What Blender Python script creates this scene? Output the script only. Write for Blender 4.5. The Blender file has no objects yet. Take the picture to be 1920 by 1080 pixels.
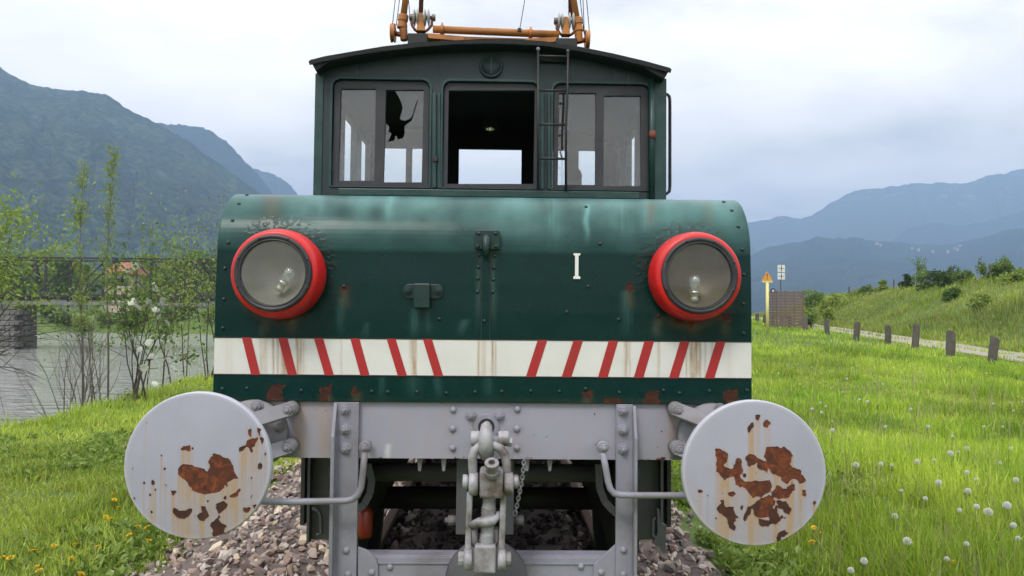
import bpy, bmesh, math, random
import numpy as np
from mathutils import Vector, Matrix
from mathutils.bvhtree import BVHTree

random.seed(7); RNG = np.random.default_rng(7)
SC = bpy.context.scene
COL = SC.collection

# ------------------------------------------------------------------ camera
F_PX = 1400.0
CAM = Vector((0.0563, -2.9694, 1.539))
YAW, PITCH, ROLL = 0.0170, 0.0357, 0.0095
_fw = Vector((math.sin(YAW)*math.cos(PITCH), math.cos(YAW)*math.cos(PITCH), math.sin(PITCH)))
_r = Vector((math.cos(YAW), -math.sin(YAW), 0)); _u = _r.cross(_fw)
C_R = _r*math.cos(ROLL) + _u*math.sin(ROLL)
C_U = -_r*math.sin(ROLL) + _u*math.cos(ROLL)
C_F = _fw
cam_data = bpy.data.cameras.new('camera'); cam = bpy.data.objects.new('camera', cam_data); COL.objects.link(cam)
cam_data.sensor_width = 36; cam_data.lens = F_PX/1920*36
cam_data.clip_start = 0.05; cam_data.clip_end = 60000
cam.matrix_world = Matrix(((C_R.x, C_U.x, -C_F.x, CAM.x), (C_R.y, C_U.y, -C_F.y, CAM.y), (C_R.z, C_U.z, -C_F.z, CAM.z), (0, 0, 0, 1)))
SC.camera = cam

# ------------------------------------------------------------------ world: overcast sky
SUN_EL, SUN_AZ = math.radians(52), math.radians(205)      # azimuth measured from +Y clockwise: behind the camera, a little left
world = bpy.data.worlds.new('World'); SC.world = world; world.use_nodes = True
wn = world.node_tree.nodes; wl = world.node_tree.links; wn.clear()
w_out = wn.new('ShaderNodeOutputWorld'); w_bg = wn.new('ShaderNodeBackground'); w_bg.inputs['Strength'].default_value = 0.1
w_sky = wn.new('ShaderNodeTexSky'); w_sky.sky_type = 'NISHITA'; w_sky.sun_disc = False
w_sky.sun_elevation = SUN_EL; w_sky.sun_rotation = SUN_AZ; w_sky.air_density = 1.0; w_sky.dust_density = 2.0
w_tc = wn.new('ShaderNodeTexCoord')
w_sep = wn.new('ShaderNodeSeparateXYZ'); wl.new(w_tc.outputs['Generated'], w_sep.inputs[0])
def wmath(op, a, b=None, c=None):
    n = wn.new('ShaderNodeMath'); n.operation = op
    for i, v in enumerate((a, b, c)):
        if v is None: continue
        if isinstance(v, (int, float)): n.inputs[i].default_value = v
        else: wl.new(v, n.inputs[i])
    return n.outputs[0]
# project the direction on a cloud deck so the clouds flatten towards the horizon
w_den = wmath('ADD', wmath('MAXIMUM', w_sep.outputs['Z'], 0.0), 0.16)
w_cx = wmath('DIVIDE', w_sep.outputs['X'], w_den); w_cy = wmath('DIVIDE', w_sep.outputs['Y'], w_den)
w_cmb = wn.new('ShaderNodeCombineXYZ'); wl.new(w_cx, w_cmb.inputs[0]); wl.new(w_cy, w_cmb.inputs[1]); w_cmb.inputs[2].default_value = 3.7
def wnoise(scale, detail, rough, dist=0.0):
    n = wn.new('ShaderNodeTexNoise'); n.inputs['Scale'].default_value = scale; n.inputs['Detail'].default_value = detail
    n.inputs['Roughness'].default_value = rough; n.inputs['Distortion'].default_value = dist
    wl.new(w_cmb.outputs[0], n.inputs['Vector']); return n.outputs['Fac']
w_n1 = wnoise(0.50, 7, 0.55, 0.5)
w_n2 = wnoise(1.5, 6, 0.55, 0.2)
w_mix = wmath('MULTIPLY_ADD', w_n2, 0.42, wmath('MULTIPLY', w_n1, 0.58))
w_ramp = wn.new('ShaderNodeValToRGB'); wl.new(w_mix, w_ramp.inputs[0])
e = w_ramp.color_ramp.elements
e[0].position = 0.40; e[0].color = (0.54, 0.535, 0.545, 1)
e[1].position = 0.58; e[1].color = (0.96, 0.95, 0.94, 1)
m = w_ramp.color_ramp.elements.new(0.485); m.color = (0.79, 0.785, 0.785, 1)
# an overcast dome brightens towards the zenith
w_dome = wmath('MULTIPLY_ADD', wmath('MAXIMUM', w_sep.outputs['Z'], 0.0), 7.0, 13.6)
w_vm = wn.new('ShaderNodeVectorMath'); w_vm.operation = 'SCALE'; wl.new(w_ramp.outputs[0], w_vm.inputs[0]); wl.new(w_dome, w_vm.inputs['Scale'])
# low cloud is seen through more air and looks a little warmer
w_low = wn.new('ShaderNodeValToRGB'); wl.new(wmath('MAXIMUM', w_sep.outputs['Z'], 0.0), w_low.inputs[0])
w_low.color_ramp.elements[0].position = 0.0; w_low.color_ramp.elements[0].color = (1.0, 0.88, 0.70, 1)
w_low.color_ramp.elements[1].position = 0.55; w_low.color_ramp.elements[1].color = (0.94, 0.93, 0.92, 1)
w_tint = wn.new('ShaderNodeMixRGB'); w_tint.blend_type = 'MULTIPLY'; w_tint.inputs[0].default_value = 1.0
wl.new(w_vm.outputs[0], w_tint.inputs[1]); wl.new(w_low.outputs[0], w_tint.inputs[2])
w_mx = wn.new('ShaderNodeMixRGB'); w_mx.inputs[0].default_value = 0.95
wl.new(w_sky.outputs[0], w_mx.inputs[1]); wl.new(w_tint.outputs[0], w_mx.inputs[2])
wl.new(w_mx.outputs[0], w_bg.inputs['Color']); wl.new(w_bg.outputs[0], w_out.inputs['Surface'])

# ------------------------------------------------------------------ sun behind cloud
sun_d = bpy.data.lights.new('sun', 'SUN'); sun_d.energy = 1.5; sun_d.angle = math.radians(14); sun_d.color = (1.0, 0.95, 0.87)
sun = bpy.data.objects.new('sun', sun_d); COL.objects.link(sun)
sdir = Vector((math.sin(SUN_AZ)*math.cos(SUN_EL), math.cos(SUN_AZ)*math.cos(SUN_EL), math.sin(SUN_EL)))
sun.rotation_euler = (-sdir).to_track_quat('-Z', 'Y').to_euler(); sun.location = sdir*50

SC.view_settings.view_transform = 'Standard'; SC.view_settings.look = 'None'
SC.view_settings.gamma = 1.0; SC.view_settings.use_curve_mapping = False
SC.view_settings.exposure = 0.70
SC.render.engine = 'CYCLES'
SC.cycles.use_denoising = True; SC.cycles.max_bounces = 6; SC.cycles.volume_bounces = 0
SC.cycles.transparent_max_bounces = 16; SC.cycles.caustics_reflective = False; SC.cycles.caustics_refractive = False
SC.cycles.sample_clamp_indirect = 6.0

# ------------------------------------------------------------------ helpers
def at(px, py, y):                       # the point of the plane y = const that is seen at a pixel of the 1920 x 1080 picture
    d = C_F*F_PX + C_R*(px-960) + C_U*(540-py)
    return CAM + d*((y-CAM.y)/d.y)
def ray(px, py):
    return (C_F*F_PX + C_R*(px-960) + C_U*(540-py)).normalized()
def ss(a, b, x):
    t = np.clip((np.asarray(x, float)-a)/(b-a), 0, 1); return t*t*(3-2*t)
def _hash(ix, iy, s):
    h = (ix.astype(np.int64)*374761393 + iy.astype(np.int64)*668265263 + s*982451653) & 0xffffffff
    h = ((h ^ (h >> 13))*1274126177) & 0xffffffff
    return ((h ^ (h >> 16)) & 0xffff)/65535.0
def vnoise(x, y, s=0):
    x = np.asarray(x, float); y = np.asarray(y, float)
    x, y = np.broadcast_arrays(x, y)
    ix = np.floor(x); iy = np.floor(y); fx = x-ix; fy = y-iy
    fx = fx*fx*(3-2*fx); fy = fy*fy*(3-2*fy)
    a = _hash(ix, iy, s); b = _hash(ix+1, iy, s); c = _hash(ix, iy+1, s); d = _hash(ix+1, iy+1, s)
    return (a*(1-fx)+b*fx)*(1-fy) + (c*(1-fx)+d*fx)*fy
def fbm(x, y, s=0, o=4):
    v = 0; a = 0.5; t = 0
    for k in range(o):
        v = v + a*vnoise(np.asarray(x)*2**k + 17.3*k, np.asarray(y)*2**k + 9.1*k, s+k); t += a; a *= 0.5
    return v/t

def tag(o, label=None, cat=None, group=None, kind=None):
    if label: o['label'] = label
    if cat: o['category'] = cat
    if group: o['group'] = group
    if kind: o['kind'] = kind
    return o
def empty(name, loc=(0, 0, 0)):
    o = bpy.data.objects.new(name, None); o.empty_display_size = 0.2; o.location = loc; COL.objects.link(o); return o
def link(name, me, parent=None, loc=(0, 0, 0)):
    o = bpy.data.objects.new(name, me); COL.objects.link(o)
    if parent is not None:
        o.parent = parent
    o.location = loc
    return o
def wloc(o):                              # world location without a depsgraph update (no rotated or scaled parents are used)
    v = Vector(o.location)
    while o.parent is not None:
        o = o.parent; v = v + Vector(o.location)
    return v
def put(name, me, parent, world):         # link a mesh whose origin goes to a world point
    p = wloc(parent) if parent is not None else Vector((0, 0, 0))
    return link(name, me, parent, Vector(world)-p)

class MB:
    def __init__(self): self.v = []; self.f = []; self.sm = []
    def add(self, vs, fs, smooth=False):
        b = len(self.v); self.v += [tuple(p) for p in vs]; self.f += [tuple(i+b for i in q) for q in fs]; self.sm += [smooth]*len(fs); return self
    def box(self, lo, hi, M=None):
        x0, y0, z0 = lo; x1, y1, z1 = hi
        vs = [Vector(p) for p in ((x0,y0,z0),(x1,y0,z0),(x1,y1,z0),(x0,y1,z0),(x0,y0,z1),(x1,y0,z1),(x1,y1,z1),(x0,y1,z1))]
        if M is not None: vs = [M @ p for p in vs]
        return self.add(vs, [(0,3,2,1),(4,5,6,7),(0,1,5,4),(1,2,6,5),(2,3,7,6),(3,0,4,7)])
    def bar(self, a, b, w, t, up=(0, -1, 0)):      # rectangular bar from a to b, width w across, thickness t along `up`
        a = Vector(a); b = Vector(b); d = (b-a).normalized(); up = Vector(up); s = d.cross(up).normalized(); n = s.cross(d).normalized()
        vs = []
        for p in (a, b):
            for (i, j) in ((-1,-1),(1,-1),(1,1),(-1,1)): vs.append(p + s*(i*w/2) + n*(j*t/2))
        return self.add(vs, [(0,1,2,3)[::-1],(4,5,6,7),(0,1,5,4),(1,2,6,5),(2,3,7,6),(3,0,4,7)])
    def tube(self, pts, r, seg=12, closed=False, caps=True):
        pts = [Vector(p) for p in pts]; n = len(pts)
        rs = r if isinstance(r, (list, tuple)) else [r]*n
        vs = []; prev = None
        for i, p in enumerate(pts):
            if closed: d = (pts[(i+1) % n]-pts[i-1]).normalized()
            else: d = (pts[min(i+1, n-1)]-pts[max(i-1, 0)]).normalized()
            if prev is None:
                a = Vector((0, 0, 1)) if abs(d.z) < 0.9 else Vector((1, 0, 0))
                s = d.cross(a).normalized()
            else:
                s = (prev - d*prev.dot(d)).normalized()
            prev = s; t = d.cross(s)
            for k in range(seg):
                an = 2*math.pi*k/seg; vs.append(p + (s*math.cos(an)+t*math.sin(an))*rs[i])
        fs = []
        for i in range(n if closed else n-1):
            j = (i+1) % n
            for k in range(seg):
                fs.append((i*seg+k, i*seg+(k+1) % seg, j*seg+(k+1) % seg, j*seg+k))
        self.add(vs, fs, True)
        if caps and not closed:
            b = len(self.v)-len(vs)
            self.f.append(tuple(b+k for k in range(seg))[::-1]); self.sm.append(False)
            self.f.append(tuple(b+(n-1)*seg+k for k in range(seg))); self.sm.append(False)
        return self
    def cyl(self, a, b, r, seg=20, r2=None): return self.tube([a, b], [r, r if r2 is None else r2], seg)
    def lathe(self, prof, c, axis='-y', seg=48, smooth=True):       # prof: (radius, distance along axis)
        c = Vector(c)
        ax = {'-y': Vector((0,-1,0)), 'y': Vector((0,1,0)), 'z': Vector((0,0,1)), 'x': Vector((1,0,0))}[axis] if isinstance(axis, str) else Vector(axis).normalized()
        h = Vector((0,0,1)) if abs(ax.z) < 0.9 else Vector((1,0,0)); s = ax.cross(h).normalized(); t = ax.cross(s)
        vs = []; n = len(prof)
        for (r, d) in prof:
            for k in range(seg):
                a = 2*math.pi*k/seg; vs.append(c + ax*d + (s*math.cos(a)+t*math.sin(a))*max(r, 1e-5))
        fs = [(i*seg+k, (i+1)*seg+k, (i+1)*seg+(k+1) % seg, i*seg+(k+1) % seg) for i in range(n-1) for k in range(seg)]
        return self.add(vs, fs, smooth)
    def prism(self, poly, y0, y1):                                   # poly: (x, z) outline, extruded along y
        n = len(poly)
        vs = [(x, y0, z) for x, z in poly] + [(x, y1, z) for x, z in poly]
        fs = [tuple(range(n)), tuple(range(2*n-1, n-1, -1))] + [(i, i+n, (i+1) % n+n, (i+1) % n) for i in range(n)]
        return self.add(vs, fs)
    def mesh(self, name, m, origin=None, recalc=True):
        vs = np.array(self.v, float)
        c = (vs.min(0)+vs.max(0))/2 if origin is None else np.array(origin, float)
        me = bpy.data.meshes.new(name); me.from_pydata([tuple(p) for p in vs-c], [], self.f)
        me.polygons.foreach_set('use_smooth', self.sm)
        if recalc:
            bm = bmesh.new(); bm.from_mesh(me); bmesh.ops.recalc_face_normals(bm, faces=bm.faces); bm.to_mesh(me); bm.free()
        if m is not None: me.materials.append(m)
        me.update(); return me, Vector(c)
    def build(self, name, m, parent=None, bevel=0, origin=None):
        me, c = self.mesh(name, m, origin); o = put(name, me, parent, c)
        if bevel: bevel_mod(o, bevel)
        return o
def bevel_mod(o, w, seg=2):
    b = o.modifiers.new('bevel', 'BEVEL'); b.width = w; b.segments = seg; b.limit_method = 'ANGLE'; b.angle_limit = math.radians(35)
    return o

def sheet(name, outline, holes, y0, y1, m, parent, xf=None, bevel=0):
    """A plate in the xz plane with holes, between y0 and y1."""
    bm = bmesh.new()
    for loop in [outline]+list(holes):
        vs = [bm.verts.new((x, y0, z)) for x, z in loop]
        for i in range(len(vs)): bm.edges.new((vs[i], vs[(i+1) % len(vs)]))
    bmesh.ops.triangle_fill(bm, edges=bm.edges[:], use_beauty=True, use_dissolve=False, normal=(0, -1, 0))
    if y1 is not None:
        g = bmesh.ops.extrude_face_region(bm, geom=bm.faces[:])
        bmesh.ops.translate(bm, verts=[v for v in g['geom'] if isinstance(v, bmesh.types.BMVert)], vec=(0, y1-y0, 0))
    bmesh.ops.recalc_face_normals(bm, faces=bm.faces[:])
    if xf is not None: bmesh.ops.transform(bm, matrix=xf, verts=bm.verts[:])
    c = sum((v.co for v in bm.verts), Vector())/len(bm.verts)
    bmesh.ops.translate(bm, verts=bm.verts[:], vec=-c)
    me = bpy.data.meshes.new(name); bm.to_mesh(me); bm.free()
    me.materials.append(m); o = put(name, me, parent, c)
    if bevel: bevel_mod(o, bevel)
    return o
def rrect(x0, z0, x1, z1, r=(0, 0, 0, 0), n=5):                      # corner radii: bottom-left, bottom-right, top-right, top-left
    if not isinstance(r, (tuple, list)): r = (r,)*4
    pts = []
    for (cx, cz, sx, sz, rr, a0) in ((x0, z0, 1, 1, r[0], 180), (x1, z0, -1, 1, r[1], 270), (x1, z1, -1, -1, r[2], 0), (x0, z1, 1, -1, r[3], 90)):
        if rr <= 0: pts.append((cx, cz)); continue
        for k in range(n+1):
            a = math.radians(a0+90*k/n); pts.append((cx+sx*rr+rr*math.cos(a), cz+sz*rr+rr*math.sin(a)))
    return pts
def raw(name, verts, faces, m, smooth=False, attrs=None, origin=None):
    """numpy vertices / faces (quads or tris) to a mesh, with point attributes."""
    verts = np.asarray(verts, np.float32); faces = np.asarray(faces, np.int32)
    if origin is not None: verts = verts-np.asarray(origin, np.float32)
    me = bpy.data.meshes.new(name); n, k = faces.shape
    me.vertices.add(len(verts)); me.vertices.foreach_set('co', verts.ravel())
    me.loops.add(n*k); me.loops.foreach_set('vertex_index', faces.ravel())
    me.polygons.add(n); me.polygons.foreach_set('loop_start', np.arange(0, n*k, k, dtype=np.int32))
    me.polygons.foreach_set('loop_total', np.full(n, k, np.int32))
    me.polygons.foreach_set('use_smooth', np.full(n, smooth, bool))
    for nm, arr in (attrs or {}).items():
        arr = np.asarray(arr, np.float32)
        if arr.ndim == 1:
            a = me.attributes.new(nm, 'FLOAT', 'POINT'); a.data.foreach_set('value', arr)
        else:
            a = me.attributes.new(nm, 'FLOAT_COLOR', 'POINT'); a.data.foreach_set('color', np.c_[arr, np.ones(len(arr), np.float32)].ravel() if arr.shape[1] == 3 else arr.ravel())
    me.update(calc_edges=True); me.validate()
    if m is not None: me.materials.append(m)
    return me
def grid_faces(nu, nv):
    i, j = np.meshgrid(np.arange(nu-1), np.arange(nv-1), indexing='ij'); a = (i*nv+j).ravel()
    return np.stack([a, a+nv, a+nv+1, a+1], 1)

# ------------------------------------------------------------------ materials
def srgb(r, g, b):
    return tuple((c/255/12.92 if c/255 <= 0.04045 else ((c/255+0.055)/1.055)**2.4) for c in (r, g, b))
class NT:
    """Small wrapper for building node trees."""
    def __init__(self, name):
        self.m = bpy.data.materials.new(name); self.m.use_nodes = True; self.n = self.m.node_tree.nodes; self.l = self.m.node_tree.links
        self.b = self.n['Principled BSDF']; self.out = self.n['Material Output']; self._co = None
    def set(self, sock, v):
        if hasattr(v, 'is_output') or isinstance(v, bpy.types.NodeSocket): self.l.new(v, sock)
        elif isinstance(v, (tuple, list)) and len(v) == 3 and sock.type == 'RGBA': sock.default_value = (*v, 1)
        else: sock.default_value = v
    def P(self, **kw):
        for k, v in kw.items(): self.set(self.b.inputs[k.replace('_', ' ')], v)
        return self
    def co(self):
        if self._co is None:
            t = self.n.new('ShaderNodeNewGeometry'); self._co = t.outputs['Position']
        return self._co
    def mapped(self, scale):
        mp = self.n.new('ShaderNodeMapping'); self.l.new(self.co(), mp.inputs['Vector']); mp.inputs['Scale'].default_value = scale; return mp.outputs[0]
    def noise(self, scale, detail=4, rough=0.55, vec=None, dist=0.0):
        t = self.n.new('ShaderNodeTexNoise'); t.inputs['Scale'].default_value = scale; t.inputs['Detail'].default_value = detail
        t.inputs['Roughness'].default_value = rough; t.inputs['Distortion'].default_value = dist
        self.l.new(vec if vec is not None else self.co(), t.inputs['Vector']); return t.outputs['Fac']
    def math(self, op, a, b=None, c=None, clamp=False):
        n = self.n.new('ShaderNodeMath'); n.operation = op; n.use_clamp = clamp
        for i, v in enumerate((a, b, c)):
            if v is not None: self.set(n.inputs[i], v)
        return n.outputs[0]
    def ramp(self, fac, stops):
        r = self.n.new('ShaderNodeValToRGB'); self.l.new(fac, r.inputs[0]); el = r.color_ramp.elements
        while len(el) < len(stops): el.new(0.5)
        for e_, (p, c) in zip(el, stops):
            e_.position = p; e_.color = (*c, 1) if not isinstance(c, (int, float)) else (c, c, c, 1)
        return r.outputs[0]
    def mix(self, fac, a, b):
        m = self.n.new('ShaderNodeMixRGB'); self.set(m.inputs[0], fac); self.set(m.inputs[1], a); self.set(m.inputs[2], b); return m.outputs[0]
    def attr(self, name, out='Fac'):
        a = self.n.new('ShaderNodeAttribute'); a.attribute_name = name; return a.outputs[out]
    def bump(self, h, strength=0.3, dist=0.01):
        b = self.n.new('ShaderNodeBump'); b.inputs['Strength'].default_value = strength; b.inputs['Distance'].default_value = dist
        self.l.new(h, b.inputs['Height']); self.l.new(b.outputs[0], self.b.inputs['Normal']); return self
    def obj_random(self):
        return self.n.new('ShaderNodeObjectInfo').outputs['Random']

def plain(name, col, rough=0.6, metal=0.0, var=0.15, scale=30, bump=0.15, bdist=0.002, dirt=None, dirt_amt=0.5):
    t = NT(name); n = t.noise(scale, 5)
    c = t.mix(n, tuple(x*(1-var) for x in col), tuple(min(1, x*(1+var)) for x in col))
    if dirt is not None:
        d = t.ramp(t.noise(scale*0.25, 6, 0.65), [(0.44, 0.0), (0.66, dirt_amt)])
        c = t.mix(d, c, dirt)
    t.P(Base_Color=c, Roughness=t.math('MULTIPLY_ADD', n, 0.25, rough-0.12), Metallic=metal)
    if bump: t.bump(t.noise(scale*3, 4), bump, bdist)
    return t.m

GREEN = (0.0012, 0.024, 0.021)
RUSTC = (0.17, 0.040, 0.012); RUSTD = (0.035, 0.016, 0.012); STAIN = (0.40, 0.25, 0.12)
GREY = (0.44, 0.435, 0.50)

def rust_paint(name, base, rough=0.5, spec=0.5, bumpy=0.1):
    """Paint whose wear and painted sheen are carried by the point attributes rust / stain / chalk / dark of the mesh."""
    t = NT(name)
    big = t.noise(5, 5, 0.6); fine = t.noise(70, 5, 0.6)
    c = t.mix(big, tuple(x*0.86 for x in base), tuple(min(1, x*1.12) for x in base))
    chalk_sheen = t.attr('chalk_sheen'); c = t.mix(chalk_sheen, c, (0.17, 0.38, 0.36) if base == GREEN else (0.7, 0.7, 0.72))
    c = t.mix(t.math('MULTIPLY', t.attr('stain'), t.math('MULTIPLY_ADD', fine, 0.8, 0.5), clamp=True), c, STAIN if base != GREEN else (0.10, 0.075, 0.045))
    rn = t.noise(38, 6, 0.65, dist=0.6)
    rc = t.ramp(rn, [(0.3, RUSTD), (0.5, (0.11, 0.027, 0.010)), (0.68, (0.23, 0.058, 0.015))])
    rust = t.ramp(t.math('ADD', t.attr('rust'), t.math('MULTIPLY_ADD', fine, 0.3, -0.15)), [(0.42, 0.0), (0.52, 1.0)])
    c = t.mix(rust, c, rc)
    c = t.mix(t.attr('dark'), c, RUSTD)
    r = t.math('ADD', t.math('MULTIPLY', rust, 0.45), t.math('ADD', t.math('MULTIPLY', chalk_sheen, 0.22), t.math('MULTIPLY_ADD', big, 0.16, rough-0.08)), clamp=True)
    t.P(Base_Color=c, Roughness=r); t.b.inputs['Specular IOR Level'].default_value = spec
    h = t.math('ADD', t.math('MULTIPLY', rust, t.math('MULTIPLY_ADD', rn, 1.2, -1.6)), t.math('ADD', t.math('MULTIPLY', fine, 0.10), t.math('MULTIPLY', t.attr('blister'), 0.9)))
    t.bump(h, 0.55, 0.0025)
    if base == GREEN:                       # the thin sheet is not quite flat
        b2 = t.n.new('ShaderNodeBump'); b2.inputs['Strength'].default_value = 0.5; b2.inputs['Distance'].default_value = 0.02
        t.l.new(t.noise(3.2, 2, 0.5), b2.inputs['Height']); b1 = [n for n in t.n if n.type == 'BUMP' and n != b2][0]; t.l.new(b2.outputs[0], b1.inputs['Normal'])
    return t.m

M = {}
M['hood'] = rust_paint('green_paint_worn', GREEN, 0.27, 0.20)
M['band'] = rust_paint('white_paint_worn', (0.70, 0.69, 0.66), 0.45)
M['buffer'] = rust_paint('grey_paint_rusted', (0.355, 0.352, 0.435), 0.45)
M['beam'] = rust_paint('grey_paint_worn', (0.315, 0.312, 0.385), 0.5)
M['green'] = plain('green_paint', GREEN, 0.42, var=0.3, scale=14, dirt=(0.03, 0.04, 0.038), dirt_amt=0.35)
M['cab'] = plain('cab_green_paint', (0.009, 0.024, 0.027), 0.45, var=0.35, scale=9, dirt=(0.022, 0.034, 0.034), dirt_amt=0.5)
M['trim'] = plain('cab_edge_paint', (0.005, 0.036, 0.033), 0.40, var=0.3, scale=16, dirt=(0.05, 0.09, 0.085), dirt_amt=0.5)
M['roof'] = plain('roof_felt', (0.006, 0.008, 0.008), 0.8, var=0.4, scale=25, bump=0.5, bdist=0.006)
M['winframe'] = plain('window_frame_grey', (0.026, 0.026, 0.032), 0.55, var=0.25, scale=20, dirt=(0.06, 0.06, 0.062), dirt_amt=0.4)
M['inside'] = plain('cab_interior', (0.010, 0.009, 0.008), 0.85, var=0.4, scale=12)
M['black'] = plain('black_rubber', (0.012, 0.012, 0.013), 0.6, var=0.3, scale=20)
M['iron'] = plain('black_iron', (0.011, 0.013, 0.014), 0.5, var=0.3, scale=40, dirt=(0.05, 0.03, 0.02), dirt_amt=0.3)
M['red'] = plain('red_paint', (0.62, 0.011, 0.012), 0.38, var=0.22, scale=26, dirt=(0.30, 0.03, 0.028), dirt_amt=0.55, bump=0.12)
M['stripe'] = plain('red_stripe_paint', (0.40, 0.016, 0.018), 0.45, var=0.14, scale=16, dirt=(0.22, 0.03, 0.02), dirt_amt=0.4)
M['white'] = plain('white_paint', (0.76, 0.76, 0.74), 0.5, var=0.05, scale=30)
M['grey'] = plain('grey_paint', (0.285, 0.281, 0.345), 0.5, var=0.14, scale=14, dirt=(0.11, 0.085, 0.065), dirt_amt=0.6)
M['greydirty'] = plain('grey_paint_dirty', (0.235, 0.23, 0.25), 0.55, var=0.15, scale=18, dirt=(0.11, 0.085, 0.065), dirt_amt=0.7)
M['coupler'] = plain('pale_grey_paint', (0.37, 0.362, 0.39), 0.45, var=0.16, scale=30, dirt=(0.085, 0.06, 0.045), dirt_amt=0.95, bump=0.35, bdist=0.003)
M['greydark'] = plain('shaded_dirty_grey', (0.10, 0.098, 0.108), 0.6, var=0.2, scale=12, dirt=(0.06, 0.05, 0.04), dirt_amt=0.6)  # grey darkened for the shade behind the beam, with dirt
M['under'] = plain('oily_underframe', (0.022, 0.020, 0.019), 0.7, var=0.4, scale=10)
M['ring'] = plain('lamp_ring', (0.020, 0.021, 0.026), 0.45, var=0.3, scale=40, dirt=(0.07, 0.065, 0.06), dirt_amt=0.5)
M['orange'] = plain('pantograph_orange', (0.50, 0.185, 0.035), 0.55, var=0.2, scale=18, dirt=(0.16, 0.07, 0.03), dirt_amt=0.7)
M['rustred'] = plain('rusty_tube', (0.16, 0.045, 0.025), 0.7, var=0.3, scale=25)
M['ceramic'] = plain('insulator_ceramic', (0.42, 0.43, 0.41), 0.3, var=0.15, scale=30, bump=0)
M['steel'] = plain('worn_steel', (0.16, 0.14, 0.125), 0.5, metal=0.6, var=0.3, scale=25, dirt=(0.12, 0.05, 0.02), dirt_amt=0.6)
M['wire'] = plain('wire', (0.06, 0.06, 0.065), 0.5, var=0.1)
M['orangeglass'] = plain('red_lamp', (0.20, 0.022, 0.008), 0.35, var=0.1)
def glass(name, refl, dust, dustcol, rough=0.02, dvar=0.5):
    t = NT(name); n = t.n; l = t.l
    tr = n.new('ShaderNodeBsdfTransparent'); tr.inputs[0].default_value = (0.93, 0.95, 0.94, 1)
    gl = n.new('ShaderNodeBsdfGlossy'); gl.inputs['Roughness'].default_value = rough; gl.inputs[0].default_value = (1, 1, 1, 1)
    df = n.new('ShaderNodeBsdfDiffuse'); df.inputs[0].default_value = (*dustcol, 1)
    m1 = n.new('ShaderNodeMixShader'); m1.inputs[0].default_value = refl; l.new(tr.outputs[0], m1.inputs[1]); l.new(gl.outputs[0], m1.inputs[2])
    m2 = n.new('ShaderNodeMixShader'); l.new(m1.outputs[0], m2.inputs[1]); l.new(df.outputs[0], m2.inputs[2])
    d = t.ramp(t.noise(9, 5, 0.6), [(0.3, dust*(1-dvar)), (0.75, dust*(1+dvar))]); l.new(d, m2.inputs[0])
    l.new(m2.outputs[0], t.out.inputs['Surface']); return t.m
M['pane'] = glass('window_glass', 0.065, 0.028, (0.5, 0.5, 0.5))
M['lamp_glass_l'] = glass('lamp_glass_dusty', 0.05, 0.13, (0.46, 0.43, 0.39), 0.08, 0.35)
M['lamp_glass_r'] = glass('lamp_glass_brown', 0.05, 0.06, (0.40, 0.34, 0.27), 0.08, 0.35)
M['bulbglass'] = glass('bulb_glass', 0.22, 0.12, (0.8, 0.8, 0.8), 0.05)
M['reflector_l'] = plain('lamp_reflector', (0.27, 0.25, 0.22), 0.5, metal=0.35, var=0.15, scale=12)
M['reflector_r'] = plain('lamp_reflector_tarnished', (0.15, 0.125, 0.095), 0.5, metal=0.35, var=0.2, scale=12)
M['mirror'] = plain('lamp_mirror', (0.85, 0.86, 0.85), 0.12, metal=0.95, var=0.05, bump=0)
M['brass'] = plain('bulb_socket', (0.55, 0.53, 0.47), 0.35, metal=0.7, var=0.2, scale=60)

# ================================================================== locomotive
loco = empty('locomotive', (0, 0, 0))
tag(loco, 'dark green electric locomotive with red-rimmed headlights, hazard band and rusty grey buffers on the track', 'locomotive')

def bolt_mesh(name, r, h, m, hexa=True, washer=True):
    b = MB()
    if washer: b.lathe([(0, 0), (r*1.35, 0), (r*1.35, h*0.22), (r*1.25, h*0.3), (0, h*0.3)], (0, 0, 0), '-y', 16, False)
    if hexa:
        b.lathe([(r, h*0.2), (r, h*0.85), (r*0.85, h), (0, h)], (0, 0, 0), '-y', 6, False)
        b.lathe([(r*0.45, h), (r*0.45, h*1.35), (r*0.3, h*1.5), (0, h*1.5)], (0, 0, 0), '-y', 10, False)
    else:
        b.lathe([(r, 0), (r*0.95, h*0.45), (r*0.7, h*0.8), (r*0.35, h*0.97), (0, h)], (0, 0, 0), '-y', 12, True)
    return b.mesh(name, m, (0, 0, 0))[0]
ME_bolt = bolt_mesh('bolt', 0.0165, 0.017, M['grey'])
ME_bolt_d = bolt_mesh('bolt', 0.019, 0.022, M['greydirty'])
ME_rivet_g = bolt_mesh('rivet', 0.0135, 0.011, M['grey'], False, False)
ME_rivet = bolt_mesh('rivet', 0.0078, 0.006, M['green'], False, False)
ME_socket = bolt_mesh('bolt', 0.013, 0.014, M['green'])
ME_screw = bolt_mesh('screw', 0.0048, 0.005, M['ring'], False, False)

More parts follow.
